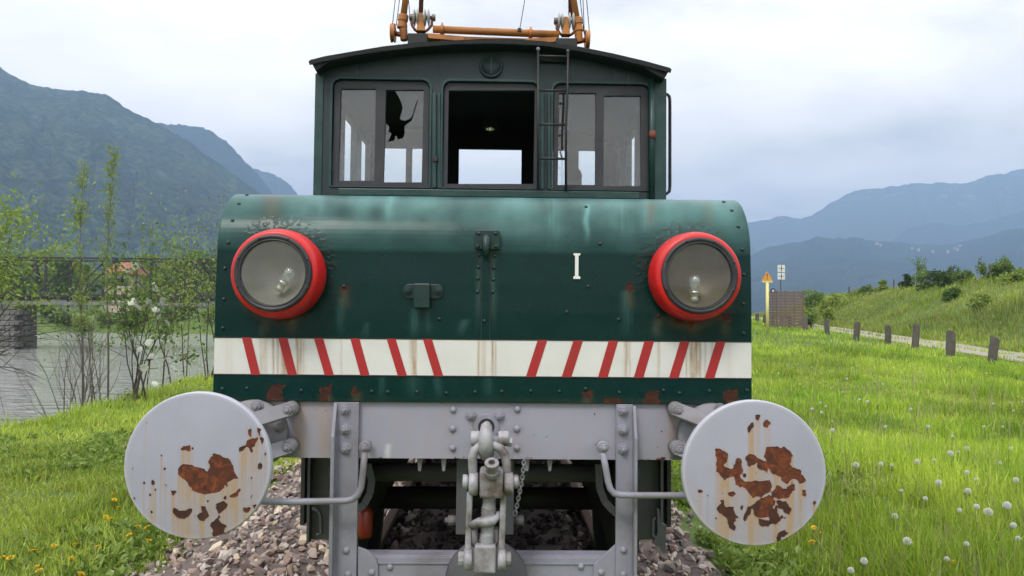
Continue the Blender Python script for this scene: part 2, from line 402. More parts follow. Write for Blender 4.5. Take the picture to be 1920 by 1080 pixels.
# ---- hood: a sheet bent over the top, wear and painted sheen carried as point attributes
HW = 1.065
def hood_profile():
    p = [(0.0, 1.190), (0.0, 1.55), (0.003, 1.66), (0.010, 1.775)]
    R, cy, cz = 0.255, 0.265, 1.79
    for k in range(0, 21):
        a = math.radians(2+ (90-2)*k/20); p.append((cy-R*math.cos(a), cz+R*math.sin(a)))
    p += [(0.6, 2.052), (1.32, 2.06)]
    return np.array(p)
HP = hood_profile()
_seg = np.r_[0, np.cumsum(np.hypot(*np.diff(HP, axis=0).T))]
def hood_at(s): return np.interp(s, _seg, HP[:, 0]), np.interp(s, _seg, HP[:, 1])
def hood_hit(px, py):                     # first point of the hood skin seen at a pixel
    d = ray(px, py)
    for i in range(len(HP)-1):
        (y0, z0), (y1, z1) = HP[i], HP[i+1]
        den = d.y*(z1-z0) - d.z*(y1-y0)
        if abs(den) < 1e-9: continue
        t = ((y0-CAM.y)*(z1-z0) - (z0-CAM.z)*(y1-y0))/den
        p = CAM + d*t
        u = ((p.y-y0)*(y1-y0)+(p.z-z0)*(z1-z0))/((y1-y0)**2+(z1-z0)**2)
        if -0.001 <= u <= 1.001:
            n = Vector((0, -(z1-z0), (y1-y0))).normalized(); return p, n
    return at(px, py, 0), Vector((0, -1, 0))
def project(P):
    d = P - np.array(CAM); z = d @ np.array(C_F)
    return 960 + F_PX*(d @ np.array(C_R))/z, 540 - F_PX*(d @ np.array(C_U))/z
def poly_dist(px, py, poly):              # signed distance, negative inside
    poly = np.asarray(poly, float); d = np.full(px.shape, 1e9); ins = np.zeros(px.shape, bool); n = len(poly)
    for i in range(n):
        a = poly[i]; b = poly[(i+1) % n]; e = b-a; L = e @ e + 1e-12
        t = np.clip(((px-a[0])*e[0]+(py-a[1])*e[1])/L, 0, 1)
        d = np.minimum(d, np.hypot(px-a[0]-t*e[0], py-a[1]-t*e[1]))
        c = ((a[1] <= py) != (b[1] <= py)) & (px < (b[0]-a[0])*(py-a[1])/((b[1]-a[1]) if b[1] != a[1] else 1e-9)+a[0]); ins ^= c
    return np.where(ins, -d, d)
def streak(PX, PY, x, w, y0, y1, amt, seed=0):     # a run-down mark: column at x of half width w, from y0 down to y1
    wob = x + (vnoise(PY/23.0, 0*PY+seed, seed)-0.5)*w*0.9
    fade = ss(y0-4, y0+3, PY)*(1-ss(y0+(y1-y0)*0.35, y1, PY))
    return amt*np.exp(-((PX-wob)/w)**2)*fade

NU, NV = 560, 330
S_END = _seg[-1]
ss_ = np.concatenate([np.linspace(0, _seg[24], 290), np.linspace(_seg[24], S_END, NV-290+1)[1:]])
hy, hz = hood_at(ss_); hx = np.linspace(-HW, HW, NU)
GX, _ = np.meshgrid(hx, ss_, indexing='ij'); GY = np.broadcast_to(hy, GX.shape); GZ = np.broadcast_to(hz, GX.shape)
HV = np.stack([GX.ravel(), GY.ravel(), GZ.ravel()], 1)
PX, PY = project(HV)
up = ss(1.77, 2.04, HV[:, 2])                       # how far the sheet has turned to the sky: weathering and painted sky sheen
colnoise = fbm(HV[:, 0]*9, HV[:, 1]*1.2+3, 3, 4)
colfine = vnoise(HV[:, 0]*60, HV[:, 2]*2, 8)
chalk_sheen = ss(1.775, 1.80, HV[:, 2])*(0.10 + 0.42*up*(0.45+1.1*(colnoise-0.3)))
blotch = fbm(PX/70, PY/55, 21, 4)
chalk_sheen *= np.clip(0.65+1.4*(blotch-0.40), 0.25, 1.3)
for (x, w, a, b, k) in ((732, 9, 362, 430, .35), (1040, 14, 372, 480, .28), (1100, 5, 384, 468, .5), (1165, 22, 372, 470, .2), (1210, 10, 374, 450, .3), (600, 8, 364, 420, .2),
                        (780, 9, 578, 640, .24), (802, 6, 578, 640, .18), (1176, 9, 546, 645, .18), (640, 7, 560, 640, .16), (686, 6, 605, 640, .12), (868, 9, 600, 635, .16), (895, 4, 500, 640, .14), (926, 4, 480, 640, .18),
                        (780, 14, 706, 756, .12), (820, 7, 706, 756, .13), (715, 6, 706, 756, .14), (920, 10, 706, 756, .14), (1230, 6, 600, 640, .12), (490, 5, 610, 640, .12)):
    chalk_sheen += 0.6*streak(PX, PY, x, w, a, b, k, int(x))*(0.5+vnoise(PX/2.5, PY/60, 91))
for (x0, y0, rx, ry, k) in ((645, 398, 22, 24, .7), (705, 402, 14, 22, .65), (795, 432, 16, 20, .55), (760, 445, 25, 12, .35)):
    chalk_sheen *= 1-k*np.exp(-(((PX-x0)/rx)**2+((PY-y0)/ry)**2))
chalk_sheen = np.clip(chalk_sheen, 0, 0.85)
stain = np.zeros(len(HV)); rust = np.zeros(len(HV)); dark = np.zeros(len(HV)); blister = np.zeros(len(HV))
edge_n = (fbm(PX/9, PY/9, 31, 3)-0.5)*14
chips = [[(500, 728), (512, 721), (534, 722), (526, 738), (530, 752), (502, 750)], [(600, 726), (622, 722), (620, 736), (612, 756), (600, 748)], [(664, 726), (672, 738), (662, 740)],
         [(1094, 735), (1112, 732), (1108, 748), (1096, 746)], [(1132, 747), (1160, 746), (1166, 757), (1130, 758)], [(1206, 738), (1234, 733), (1236, 757), (1196, 757), (1212, 748)], [(1356, 735), (1384, 728), (1380, 752), (1362, 754)], [(1170, 534), (1184, 532), (1192, 546), (1182, 550), (1172, 544)],
         [(1228, 590), (1238, 588), (1236, 598)], [(1352, 588), (1372, 586), (1368, 602), (1356, 600)], [(640, 538), (652, 534), (648, 548)]]
for c in chips:
    d = poly_dist(PX, PY, c) + edge_n*0.8
    rust = np.maximum(rust, ss(3, -3, d)); dark = np.maximum(dark, ss(3, -3, d)*0.84); blister += 0.5*np.exp(-(d/7)**2)
    cx = sum(p[0] for p in c)/len(c); cy_ = sum(p[1] for p in c)/len(c)
    stain += streak(PX, PY, cx, 9, cy_, cy_+50, 0.5, int(cx))
# flaking paint in a collar above each headlight
for (cx, cy_, sgn) in ((528, 512, 1), (1292, 522, -1)):
    rr = np.hypot(PX-cx, PY-cy_); ang = np.arctan2(cy_-PY, (PX-cx)*sgn)
    arc = ss(-0.5, 0.3, ang)*ss(2.6, 1.9, ang)*ss(70, 84, rr)*ss(118, 96, rr)
    fl = fbm(PX/7, PY/5, 41, 4)
    blister += arc*ss(0.45, 0.62, fl)*0.9; dark += arc*ss(0.50, 0.66, fl)*0.42
    low = ss(74, 80, rr)*ss(104, 86, rr)*ss(-0.9, -1.3, ang)*ss(-3.0, -2.2, ang); rust = np.maximum(rust, low*ss(0.50, 0.7, fbm(PX/9, PY/9, 44, 3))*0.8); stain += low*0.5
for (x, w, a, b, k) in ((510, 16, 366, 428, .5), (545, 10, 590, 640, .6), (500, 8, 600, 640, .4), (1218, 9, 380, 440, .6), (1330, 10, 372, 440, .35), (1300, 14, 600, 640, .5), (610, 10, 740, 757, .5), (898, 3, 470, 640, .25), (924, 3, 470, 640, .25)):
    stain += streak(PX, PY, x, w, a, b, k, int(x)+5)
stain += 0.25*ss(740, 757, PY)*fbm(PX/40, PY/12, 51, 3)
me = raw('hood', HV, grid_faces(NU, NV), M['hood'], True, dict(chalk_sheen=chalk_sheen, stain=np.clip(stain, 0, 1), rust=np.clip(rust, 0, 1), dark=np.clip(dark, 0, 0.8), blister=np.clip(blister, 0, 1.5)))
hood = put('hood', me, loco, (0, 0, 0))
so = hood.modifiers.new('skin', 'SOLIDIFY'); so.thickness = 0.006; so.offset = -1
# side plates of the hood and the bonnet edge strip
side = [(y, z) for y, z in HP] + [(1.32, 1.19)]
for sx in (-1, 1):
    b = MB(); n = len(side); x0 = sx*(HW-0.008); x1 = sx*(HW-0.020)
    b.add([(x0, y+0.006, z-0.006) for y, z in side]+[(x1, y+0.006, z-0.006) for y, z in side], [tuple(range(n)), tuple(range(2*n-1, n-1, -1))]+[(i, (i+1) % n, (i+1) % n+n, i+n) for i in range(n)])
    b.build('side_plate', M['green'], hood)
# rivets and screws in the hood skin
rv = [(463, 366), (448, 382), (436, 413), (428, 455), (422, 503), (420, 561), (418, 615), (1357, 379), (1372, 395), (1384, 425), (1392, 468), (1395, 515), (1394, 570), (1394, 625),
      (417, 729), (463, 728), (565, 732), (697, 734), (727, 735), (782, 735), (837, 737), (891, 735), (941, 734), (995, 733), (1049, 734), (1098, 729), (1161, 736), (1244, 732), (1274, 737), (1330, 733), (1400, 732),
      (899, 478), (897, 501), (896, 522), (895, 547), (927, 480), (926, 502), (925, 524), (924, 547), (908, 602), (1125, 457), (1103, 537), (1063, 585), (1160, 599), (645, 537), (1099, 388), (824, 598), (1235, 592)]
for (px, py) in rv:
    p, nrm = hood_hit(px, py); o = put('rivet', ME_rivet, hood, p); o.rotation_euler = Vector((0, -1, 0)).rotation_difference(nrm).to_euler()
# white band, with rust runs, and its red stripes
zb, zt = 1.2935, 1.4390
bx = np.linspace(-HW+0.001, HW-0.001, 640); bz = np.linspace(zb, zt, 60)
BX, BZ = np.meshgrid(bx, bz, indexing='ij'); BV = np.stack([BX.ravel(), np.full(BX.size, -0.0016), BZ.ravel()], 1); bpx, bpy_ = project(BV)
bst = np.zeros(len(BV)); bdk = np.zeros(len(BV))
for (x, w, k) in ((488, 3, .25), (497, 6, .35), (512, 2, .7), (521, 2, .7), (531, 5, .9), (537, 2, .9), (557, 3, .9), (563, 2, .5), (567, 6, .3), (640, 2, .25), (773, 5, .55), (779, 3, .5), (897, 2, .6), (906, 6, .35), (923, 2.5, .75), (929, 2, .4), (1173, 4, .55), (1180, 3, .3),
                  (1234, 3, .4), (1296, 3, .6), (1304, 5, .95), (1312, 3, .7), (1322, 2, .4), (1287, 1.5, .5), (1335, 2, .3), (1365, 8, .15), (430, 10, .12)):
    bst += streak(bpx, bpy_, x, w, 626, 760, k, int(x))*(0.65+0.7*vnoise(bpx/3, bpy_/30, 61))
    bdk += streak(bpx, bpy_, x+w*0.4, 0.9, 640, 745, k*0.5, int(x)+3)
me = raw('white_band', BV, grid_faces(640, 60), M['band'], False, dict(stain=np.clip(bst+0.10*fbm(bpx/50, bpy_/25, 71, 3), 0, 1), dark=np.clip(bdk, 0, .6), rust=0*bst, chalk_sheen=0*bst, blister=0*bst))
band = put('white_band', me, hood, (0, 0, 0))
def stripe(xt, xb, w):
    b = MB(); t0 = at(xt, 637, 0).x; b0 = at(xb, 706, 0).x; ww = w/471.0
    b.add([(b0, -0.0032, zb), (b0+ww, -0.0032, zb), (t0+ww, -0.0032, zt), (t0, -0.0032, zt)], [(0, 1, 2, 3)]); b.build('red_stripe', M['stripe'], hood)
for (xt, xb) in ((454, 471), (522, 540), (589, 609), (657, 676), (725, 746), (793, 814)): stripe(xt, xb, 17)
for (xt, xb) in ((1008, 986), (1075, 1053), (1141, 1121), (1208, 1188), (1275, 1254), (1342, 1321)): stripe(xt, xb, 18)
b = MB()
for z in (zb, zt): b.box((-HW, -0.0030, z-0.0022), (HW, -0.0003, z+0.0022))
b.build('band_edge', M['iron'], hood)
# the serifed numeral
def nx(px): return at(px, 498, 0).x
def nz(py): return at(1080, py, 0).z
b = MB(); b.prism([(nx(1075), nz(523)), (nx(1088), nz(523)), (nx(1088), nz(519)), (nx(1084.5), nz(517)), (nx(1084.5), nz(480)), (nx(1088), nz(478)), (nx(1088), nz(475)), (nx(1075), nz(475)), (nx(1075), nz(478)), (nx(1078), nz(480)), (nx(1078), nz(517)), (nx(1075), nz(519))], -0.0012, -0.0040)
b.build('numeral', M['white'], hood)
# small fittings: lamp bracket with hook, socket box, centre seam
p, nrm = hood_hit(914, 450)
br = MB(); c0 = at(890, 468, 0); c1 = at(938, 432, 0)
br.prism(rrect(c0.x, c0.z, c1.x, c1.z, 0.012), -0.010, 0.012)
o = br.build('lamp_bracket', M['green'], hood, 0.003)
for (px, py) in ((898, 438), (929, 438), (896, 462), (930, 462)):
    put('bolt', ME_rivet, hood, at(px, py, -0.010))
b = MB(); a0 = at(912, 445, 0)
b.tube([a0+Vector((0, -0.012, 0)), a0+Vector((0, -0.035, -0.012)), a0+Vector((0, -0.04, -0.05)), a0+Vector((0, -0.036, -0.085))], [0.014, 0.016, 0.015, 0.009], 12)
b.build('bracket_hook', M['green'], hood)
b = MB(); c0 = at(757, 560, 0); c1 = at(831, 533, 0)
b.prism(rrect(c0.x, c0.z, c1.x, c1.z, 0.022), -0.008, 0.002)
o = b.build('socket_plate', M['green'], hood, 0.003)
b = MB(); c0 = at(777, 578, 0); c1 = at(808, 532, 0); b.box((c0.x, -0.04, c0.z), (c1.x, -0.006, c1.z)); b.build('socket_box', M['green'], hood, 0.005)
for px in (764, 822): put('bolt', ME_socket, hood, at(px, 546, -0.008))
b = MB()
for px in (903, 919): x = at(px, 550, 0).x; b.box((x-0.0015, -0.0014, 1.4425), (x+0.0015, 0.001, 1.77))
b.build('seam_strip', M['green'], hood)

# ---- headlights
for side_, (px, py), gm, rm in (('l', (513, 512), 'lamp_glass_l', 'reflector_l'), ('r', (1311, 517), 'lamp_glass_r', 'reflector_r')):
    f = at(px, py, -0.125); c = Vector((f.x, 0, f.z))
    b = MB().lathe([(0.166, -0.02), (0.174, 0.01), (0.1765, 0.035), (0.1745, 0.075), (0.167, 0.110), (0.160, 0.123), (0.150, 0.127), (0.140, 0.126), (0.136, 0.11)], c, '-y', 72)
    hl = b.build('headlight', M['red'], loco, origin=c)
    MB().lathe([(0.1465, 0.122), (0.1465, 0.136), (0.1435, 0.140), (0.132, 0.140), (0.130, 0.136), (0.127, 0.141), (0.1235, 0.140), (0.1225, 0.126)], c, '-y', 72).build('lens_ring', M['ring'], hl)
    MB().lathe([(0.1235, 0.132), (0.09, 0.134), (0.04, 0.1352), (0.0, 0.1355)], c, '-y', 56).build('lens', M[gm], hl)
    MB().lathe([(0.121, 0.122), (0.116, 0.105), (0.10, 0.07), (0.07, 0.04), (0.035, 0.025), (0.0, 0.02)], c, '-y', 56).build('reflector', M[rm], hl)
    for k in range(8):
        a = math.radians(22+45*k); put('screw', ME_screw, hl, c+Vector((0.140*math.cos(a), -0.140, 0.140*math.sin(a))))
    s0, s1 = (at(522, 545, -0.07), at(548, 503, -0.09)) if side_ == 'l' else (at(1302, 566, -0.07), at(1303, 524, -0.09))
    d = (s1-s0).normalized()
    MB().lathe([(0.0, 0), (0.016, 0.0), (0.016, 0.018), (0.0135, 0.020), (0.0145, 0.024), (0.0135, 0.028), (0.0145, 0.032), (0.020, 0.036), (0.020, 0.046), (0, 0.046)], s0, d, 20).build('lamp_socket', M['brass'], hl)
    MB().lathe([(0.013, 0.046), (0.019, 0.060), (0.024, 0.078), (0.021, 0.095), (0.011, 0.105), (0, 0.107)], s0, d, 20).build('bulb', M['bulbglass'], hl)

# ---- body behind the hood, floor and side frames, lengthened to shade the underside
b = MB().box((-1.0, 0.05, 1.10), (1.0, 8.3, 1.188)); b.build('floor', M['under'], loco)
b = MB(); n = len(side); yo = 8.4
side = [(y if y < 1.3 else 8.4-2.95, z) for y, z in side]
b.add([(-HW, yo-y, z) for y, z in side]+[(HW, yo-y, z) for y, z in side], [tuple(range(n)), tuple(range(2*n-1, n-1, -1))]+[(i, (i+1) % n, (i+1) % n+n, i+n) for i in range(n)])
b.build('rear_hood', M['green'], loco)

# ---- cab
YC, CT = 1.27, 0.05
def c2(px, py, y=YC): p = at(px, py, y); return (p.x, p.z)
cab_bot = 2.045
top_pts = [(594, 126), (640, 114), (700, 102), (760, 92), (830, 84), (905, 81), (980, 85), (1050, 94), (1120, 108), (1185, 124), (1243, 139)]
arc = [c2(*p) for p in top_pts]
outline = [(-1.000, cab_bot), (1.000, cab_bot)] + arc[::-1]
def orect(x0, y0, x1, y1, r): a = c2(x0, y1); d = c2(x1, y0); return rrect(a[0], a[1], d[0], d[1], (0.008, 0.008, r, r))
OP = [orect(621, 151, 806, 349, 0.045), orect(829, 155, 1010, 352, 0.045), orect(1036, 159, 1218, 355, 0.045)]
cab = sheet('cab', outline, OP, YC, YC+CT, M['cab'], loco)
YR = 2.88
zsw = 2.845
zsb = 2.22
# rear wall with its windows, side walls with theirs
def rw(px0, px1): return rrect(at(px0, 300, YR).x, zsb, at(px1, 300, YR).x, zsw)
sheet('rear_wall', [(-0.995, cab_bot), (0.995, cab_bot), (0.99, 2.93), (0.5, 3.03), (0, 3.06), (-0.5, 3.03), (-0.99, 2.93)],
      [rw(716, 761), rw(772, 812), rw(860, 978), rw(1028, 1061), rw(1085, 1118)], YR, YR+0.04, M['inside'], cab)
RZ = Matrix.Rotation(math.pi/2, 4, 'Z')
for sx in (-1, 1):
    hs = [rrect(1.86, zsb, 2.24, zsw), rrect(2.44, zsb, 2.80, zsw)] if sx < 0 else [rrect(2.00, zsb, 2.32, zsw-0.05), rrect(2.60, zsb, 2.75, zsw)]
    sheet('side_wall', [(YC+CT+0.001, cab_bot), (YR-0.001, cab_bot), (YR-0.001, 2.93), (YC+CT+0.001, 2.93)], hs, -sx*0.995, -sx*0.955, M['inside' if False else 'cab'], cab, RZ)
MB().box((-0.95, YC+CT+0.01, 2.02), (0.95, YR-0.01, 2.05)).build('cab_floor', M['inside'], cab)
# ceiling boards
nb = 12
for k in range(nb):
    y0 = YC+CT+0.01+(YR-YC-CT-0.02)*k/nb; y1 = y0+(YR-YC-CT-0.02)/nb-0.008
    q = [c2(p[0], p[1]) for p in top_pts]; q = [(x*0.955, z-0.012+0.02*(z-2.9)) for x, z in q]
    b = MB(); n = len(q)
    b.add([(x, y0, z) for x, z in q]+[(x, y1, z) for x, z in q]+[(x, y0, z+0.01) for x, z in q]+[(x, y1, z+0.01) for x, z in q], [(i, i+1, n+i+1, n+i) for i in range(n-1)]+[(2*n+i, 3*n+i, 3*n+i+1, 2*n+i+1) for i in range(n-1)]+[(i, 2*n+i, 2*n+i+1, i+1) for i in range(n-1)])
    b.build('ceiling_board', M['inside'], cab)
# window sashes
def shrink(o, e=0.004):
    xs = [p[0] for p in o]; zs = [p[1] for p in o]; return rrect(min(xs)+e, min(zs)+e, max(xs)-e, max(zs)-e, (0.006, 0.006, 0.04, 0.04))
def prect(x0, y0, x1, y1, x0b=None, x1b=None):
    return [c2(x0 if x0b is None else x0b, y1), c2(x1 if x1b is None else x1b, y1), c2(x1, y0), c2(x0, y0)]
PA = prect(638, 165, 704, 338, 633, 701); PB = prect(723, 167, 794, 341, 718, 790); PC_ = prect(841, 168, 1003, 344, 838, 1001)
PD = prect(1049, 173, 1118, 346, 1046, 1117); PE = prect(1133, 178, 1202, 348, 1132, 1203)
sash = []
for o_, hs in ((OP[0], [PA, PB]), (OP[1], [PC_]), (OP[2], [PD, PE])):
    s_ = sheet('window_sash', shrink(o_), hs, YC+0.014, YC+0.044, M['winframe'], cab, None, 0.004); sash.append(s_)
    xs = [p[0] for p in o_]; zs = [p[1] for p in o_]
    # raised rim round the opening
    big = rrect(min(xs)-0.014, min(zs)-0.006, max(xs)+0.014, max(zs)+0.014, (0.01, 0.01, 0.055, 0.055))
    sheet('window_rim', big, [o_], YC-0.008, YC-0.001, M['trim'], cab, None, 0.003)
def grow(pl, e=0.006):
    cx = sum(p[0] for p in pl)/4; cz = sum(p[1] for p in pl)/4
    return [(x+(e if x > cx else -e), z+(e if z > cz else -e)) for x, z in pl]
for pl in (PA, PD, PE): sheet('window_pane', grow(pl), [], YC+0.027, YC+0.031, M['pane'], cab)
zb_ = lambda X, Y: c2(600+X/4.319, 130+Y/4.319)
broken = [zb_(600, 150), zb_(842, 150), zb_(830, 920), zb_(505, 920), zb_(528, 425), zb_(556, 462), zb_(548, 490), zb_(572, 512), zb_(556, 552), zb_(538, 577), zb_(576, 571), zb_(600, 562), zb_(600, 530), zb_(614, 528), zb_(626, 560), zb_(668, 548), zb_(679, 520), zb_(680, 448), zb_(738, 406), zb_(745, 380), zb_(790, 240), zb_(782, 238), zb_(738, 372), zb_(728, 388), zb_(680, 406), zb_(640, 394), zb_(652, 348), zb_(666, 298), zb_(642, 230), zb_(606, 170)]
tag(sheet('window_pane', broken, [], YC+0.027, YC+0.031, M['pane'], cab), 'broken pane with a jagged hole')
# cover strips on the posts between the windows, corner angles, sill bar, fascia seams
def strip(px0, px1, py0, py1, y0, y1, name, m, bev=0.003):
    a = at((px0+px1)/2, py1, YC); d = at((px0+px1)/2, py0, YC); w = (px1-px0)/330/2
    return MB().add([(a.x-w, y0, a.z), (a.x+w, y0, a.z), (a.x+w, y1, a.z), (a.x-w, y1, a.z), (d.x-w, y0, d.z), (d.x+w, y0, d.z), (d.x+w, y1, d.z), (d.x-w, y1, d.z)],
                    [(0,3,2,1),(4,5,6,7),(0,1,5,4),(1,2,6,5),(2,3,7,6),(3,0,4,7)]).build(name, m, cab, bev)
strip(811, 818, 176, 353, YC-0.016, YC-0.0005, 'post_strip', M['trim']); strip(821, 826, 176, 353, YC-0.012, YC-0.0005, 'post_strip', M['trim'])
strip(1014, 1020, 176, 356, YC-0.012, YC-0.0005, 'post_strip', M['trim']); strip(1027, 1032, 176, 356, YC-0.016, YC-0.0005, 'post_strip', M['trim'])
MB().box((at(812, 300, YC).x, YC-0.026, at(812, 304, YC).z), (at(821, 300, YC).x, YC-0.0165, at(812, 294, YC).z)).build('latch', M['iron'], cab, 0.002)
for sx in (-1, 1):
    MB().box((sx*0.948-0.028 if sx > 0 else -1.006, YC-0.007, cab_bot), (1.006 if sx > 0 else -0.958, YC-0.0005, 2.905)).build('corner_angle', M['trim'], cab, 0.003)
a = at(637, 371, YC); d = at(1196, 371, YC)
MB().box((a.x, YC-0.045, a.z+0.008), (d.x, YC-0.0005, a.z+0.048)).build('sill_bar', M['trim'], cab, 0.004)
MB().box((-0.998, YC-0.02, a.z-0.012), (0.998, YC-0.0005, a.z+0.006)).build('base_strip', M['iron'], cab, 0.003)
for (px, py0, py1) in ((668, 121, 147), (822, 99, 150), (1074, 120, 158), (1152, 130, 158), (1178, 140, 160)):
    x = at(px, 130, YC).x; MB().box((x-0.004, YC-0.004, at(px, py1, YC).z), (x+0.004, YC-0.0003, at(px, py0, YC).z)).build('seam_strip', M['trim' if px != 822 else 'cab'], cab)
c = at(921, 125, YC)
MB().lathe([(0.068, -0.002), (0.068, 0.012), (0.062, 0.018), (0.056, 0.016), (0.054, 0.008), (0, 0.008)], c, '-y', 40).build('blanking_cap', M['cab'], cab)
MB().box((c.x-0.003, YC-0.0115, c.z-0.045), (c.x+0.003, YC-0.0075, c.z+0.05)).build('cap_seam', M['trim'], cab)
# down pipe with a rusty joint, and grab rail, on the right
a = at(1222, 148, YC-0.02); d = at(1222, 372, YC-0.02)
MB().tube([a, d], 0.017, 14).build('down_pipe', M['trim'], cab)
a = at(1223, 246, YC-0.02); d = at(1223, 261, YC-0.02); tag(MB().tube([a, d], 0.020, 14).build('pipe_joint', M['rustred'], cab), 'rusty joint of the pipe')
yh = YC+0.10
MB().tube([at(1243, 177, yh), at(1251, 177, yh), at(1255, 181, yh), at(1256, 190, yh), at(1256, 350, yh), at(1255, 359, yh), at(1250, 363, yh), at(1241, 363, yh)], 0.0095, 10).build('grab_rail', M['iron'], cab)
# ladder
yl = YC-0.10
lad = MB().tube([at(1009, 92, yl), at(1009, 356, yl)], 0.0075, 10).build('ladder', M['iron'], cab)
MB().tube([at(1065, 94, yl), at(1064, 172, yl), at(1061, 238, yl), at(1061, 359, yl)], 0.0075, 10).build('ladder_rail', M['iron'], cab)
for (py0, py1, x1) in ((105, 106, 1065), (169, 170, 1064), (233, 234, 1061), (297, 298, 1061)):
    MB().tube([at(1009, py0, yl), at(x1, py1, yl)], 0.0068, 10).build('ladder_rung', M['iron'], cab)
for px in (1010, 1064):
    for py in (112, 350): MB().tube([at(px, py, yl), at(px, py, YC)], 0.006, 8).build('ladder_bracket', M['iron'], cab)
MB().tube([at(1011, 113, YC-0.02), at(1064, 115, YC-0.02)], 0.008, 8).build('ladder_bracket', M['iron'], cab)
for px, py in ((1009, 92), (1065, 94)): MB().lathe([(0, -0.012), (0.009, -0.008), (0.012, 0), (0.009, 0.008), (0, 0.012)], at(px, py, yl), 'z', 10).build('ladder_finial', M['grey'], cab)
# inside the cab: round lamp, driver's seat back, hanging cable
c = at(919, 235, 2.2)
MB().lathe([(0.0, 0.0), (0.046, 0.0), (0.050, -0.012), (0.046, -0.03), (0.0, -0.04)], c, '-y', 28).build('inner_lamp', M['iron'], cab)
MB().lathe([(0.047, 0.0), (0.03, 0.014), (0.015, 0.019), (0.0, 0.021)], c+Vector((0, -0.004, 0)), (0, -1, 0.42), 28).build('inner_lamp_lens', M['mirror'], cab)
a = at(1061, 346, 2.0); d = at(1091, 314, 2.0)
sheet('seat_back', rrect(a.x, a.z-0.2, d.x, d.z, (0, 0, 0.05, 0.05)), [], 2.0, 2.06, M['black'], cab)
MB().tube([at(1053, 176, 1.5), at(1053, 268, 1.5), at(1050, 285, 1.5), at(1055, 300, 1.5)], 0.005, 8).build('cable', M['black'], cab)
# roof
YF = 1.165
rt = [(580, 112), (610, 105), (660, 95), (720, 86), (790, 78), (850, 73.5), (905, 72), (960, 73), (1020, 76), (1090, 87), (1150, 99), (1210, 114), (1258, 127)]
rtop = [c2(px, py, YF) for px, py in rt]
rbot = [(x*0.985, z-0.030) for x, z in rtop]; rbot[0] = (rtop[0][0]+0.035, rtop[0][1]-0.058); rbot[-1] = (rtop[-1][0]-0.035, rtop[-1][1]-0.058)
rbot = [(x, z-0.004) for x, z in rbot]
b = MB()
ys = np.r_[YF, np.linspace(YF+0.03, 2.98, 12), 3.0]
ring = rtop + rbot[::-1]; n = len(ring)
vs = [(x, y + (0.012*vnoise(x*14, 3.3, 5) if y < YF+0.01 else 0), z + 0.006*(float(vnoise(x*9, y*3, 77))-0.5)) for y in ys for x, z in ring]
fs = [(k*n+i, (k+1)*n+i, (k+1)*n+(i+1) % n, k*n+(i+1) % n) for k in range(len(ys)-1) for i in range(n)] + [tuple(range(n)), tuple((len(ys)-1)*n+i for i in range(n))[::-1]]
vs = [(float(x), float(y), float(z)) for x, y, z in vs]
roof = b.add(vs, fs).build('roof', M['roof'], loco)
b = MB()
for (p, q) in zip(rtop[:-1], rtop[1:]): b.bar((p[0], YF-0.004, p[1]-0.020), (q[0], YF-0.004, q[1]-0.020), 0.022, 0.006)
b.build('roof_edge', M['roof'], roof)
# boards on the roof under the pantograph
for (x0, x1, py) in ((765, 802, 66), (1042, 1082, 75)):
    a = at(x0, py+6, 1.72); d = at(x1, py-5, 1.72); MB().box((a.x, 1.70, a.z-0.10), (d.x, 1.95, d.z-0.012)).build('roof_block', M['black'], roof, 0.004)

# ---- pantograph
YP = 1.75
def T(*pts): return [at(px, py, YP+(0 if len(r) == 0 else r[0])) for px, py, *r in pts]
pan = MB().tube(T((812, 55), (1048, 65)), 0.0235, 18).build('pantograph', M['orange'], loco)
b = MB(); b.bar(at(800, 68, YP), at(870, 74, YP), 0.03, 0.03); b.bar(at(985, 78, YP), at(1045, 75, YP), 0.03, 0.03); b.bar(at(800, 72, YP+0.02), at(1045, 80, YP+0.02), 0.03, 0.03)
b.build('base_frame', M['orange'], pan)
for (px, py) in ((829, 56), (995, 63)):
    c = at(px, py, YP); MB().lathe([(0.024, -0.012), (0.030, -0.012), (0.030, 0.012), (0.024, 0.012)], c, 'x', 16).tube([c+Vector((0, 0, -0.03)), c+Vector((0, 0, -0.075))], 0.008, 8).tube([c+Vector((0, 0, 0.025)), c+Vector((0, 0, 0.045))], 0.005, 8).build('tube_clamp', M['orange'], pan)
c = at(974, 59, YP); MB().box((c.x-0.012, YP-0.03, c.z-0.012), (c.x+0.012, YP+0.03, c.z+0.012)).build('wire_clamp', M['iron'], pan, 0.002)
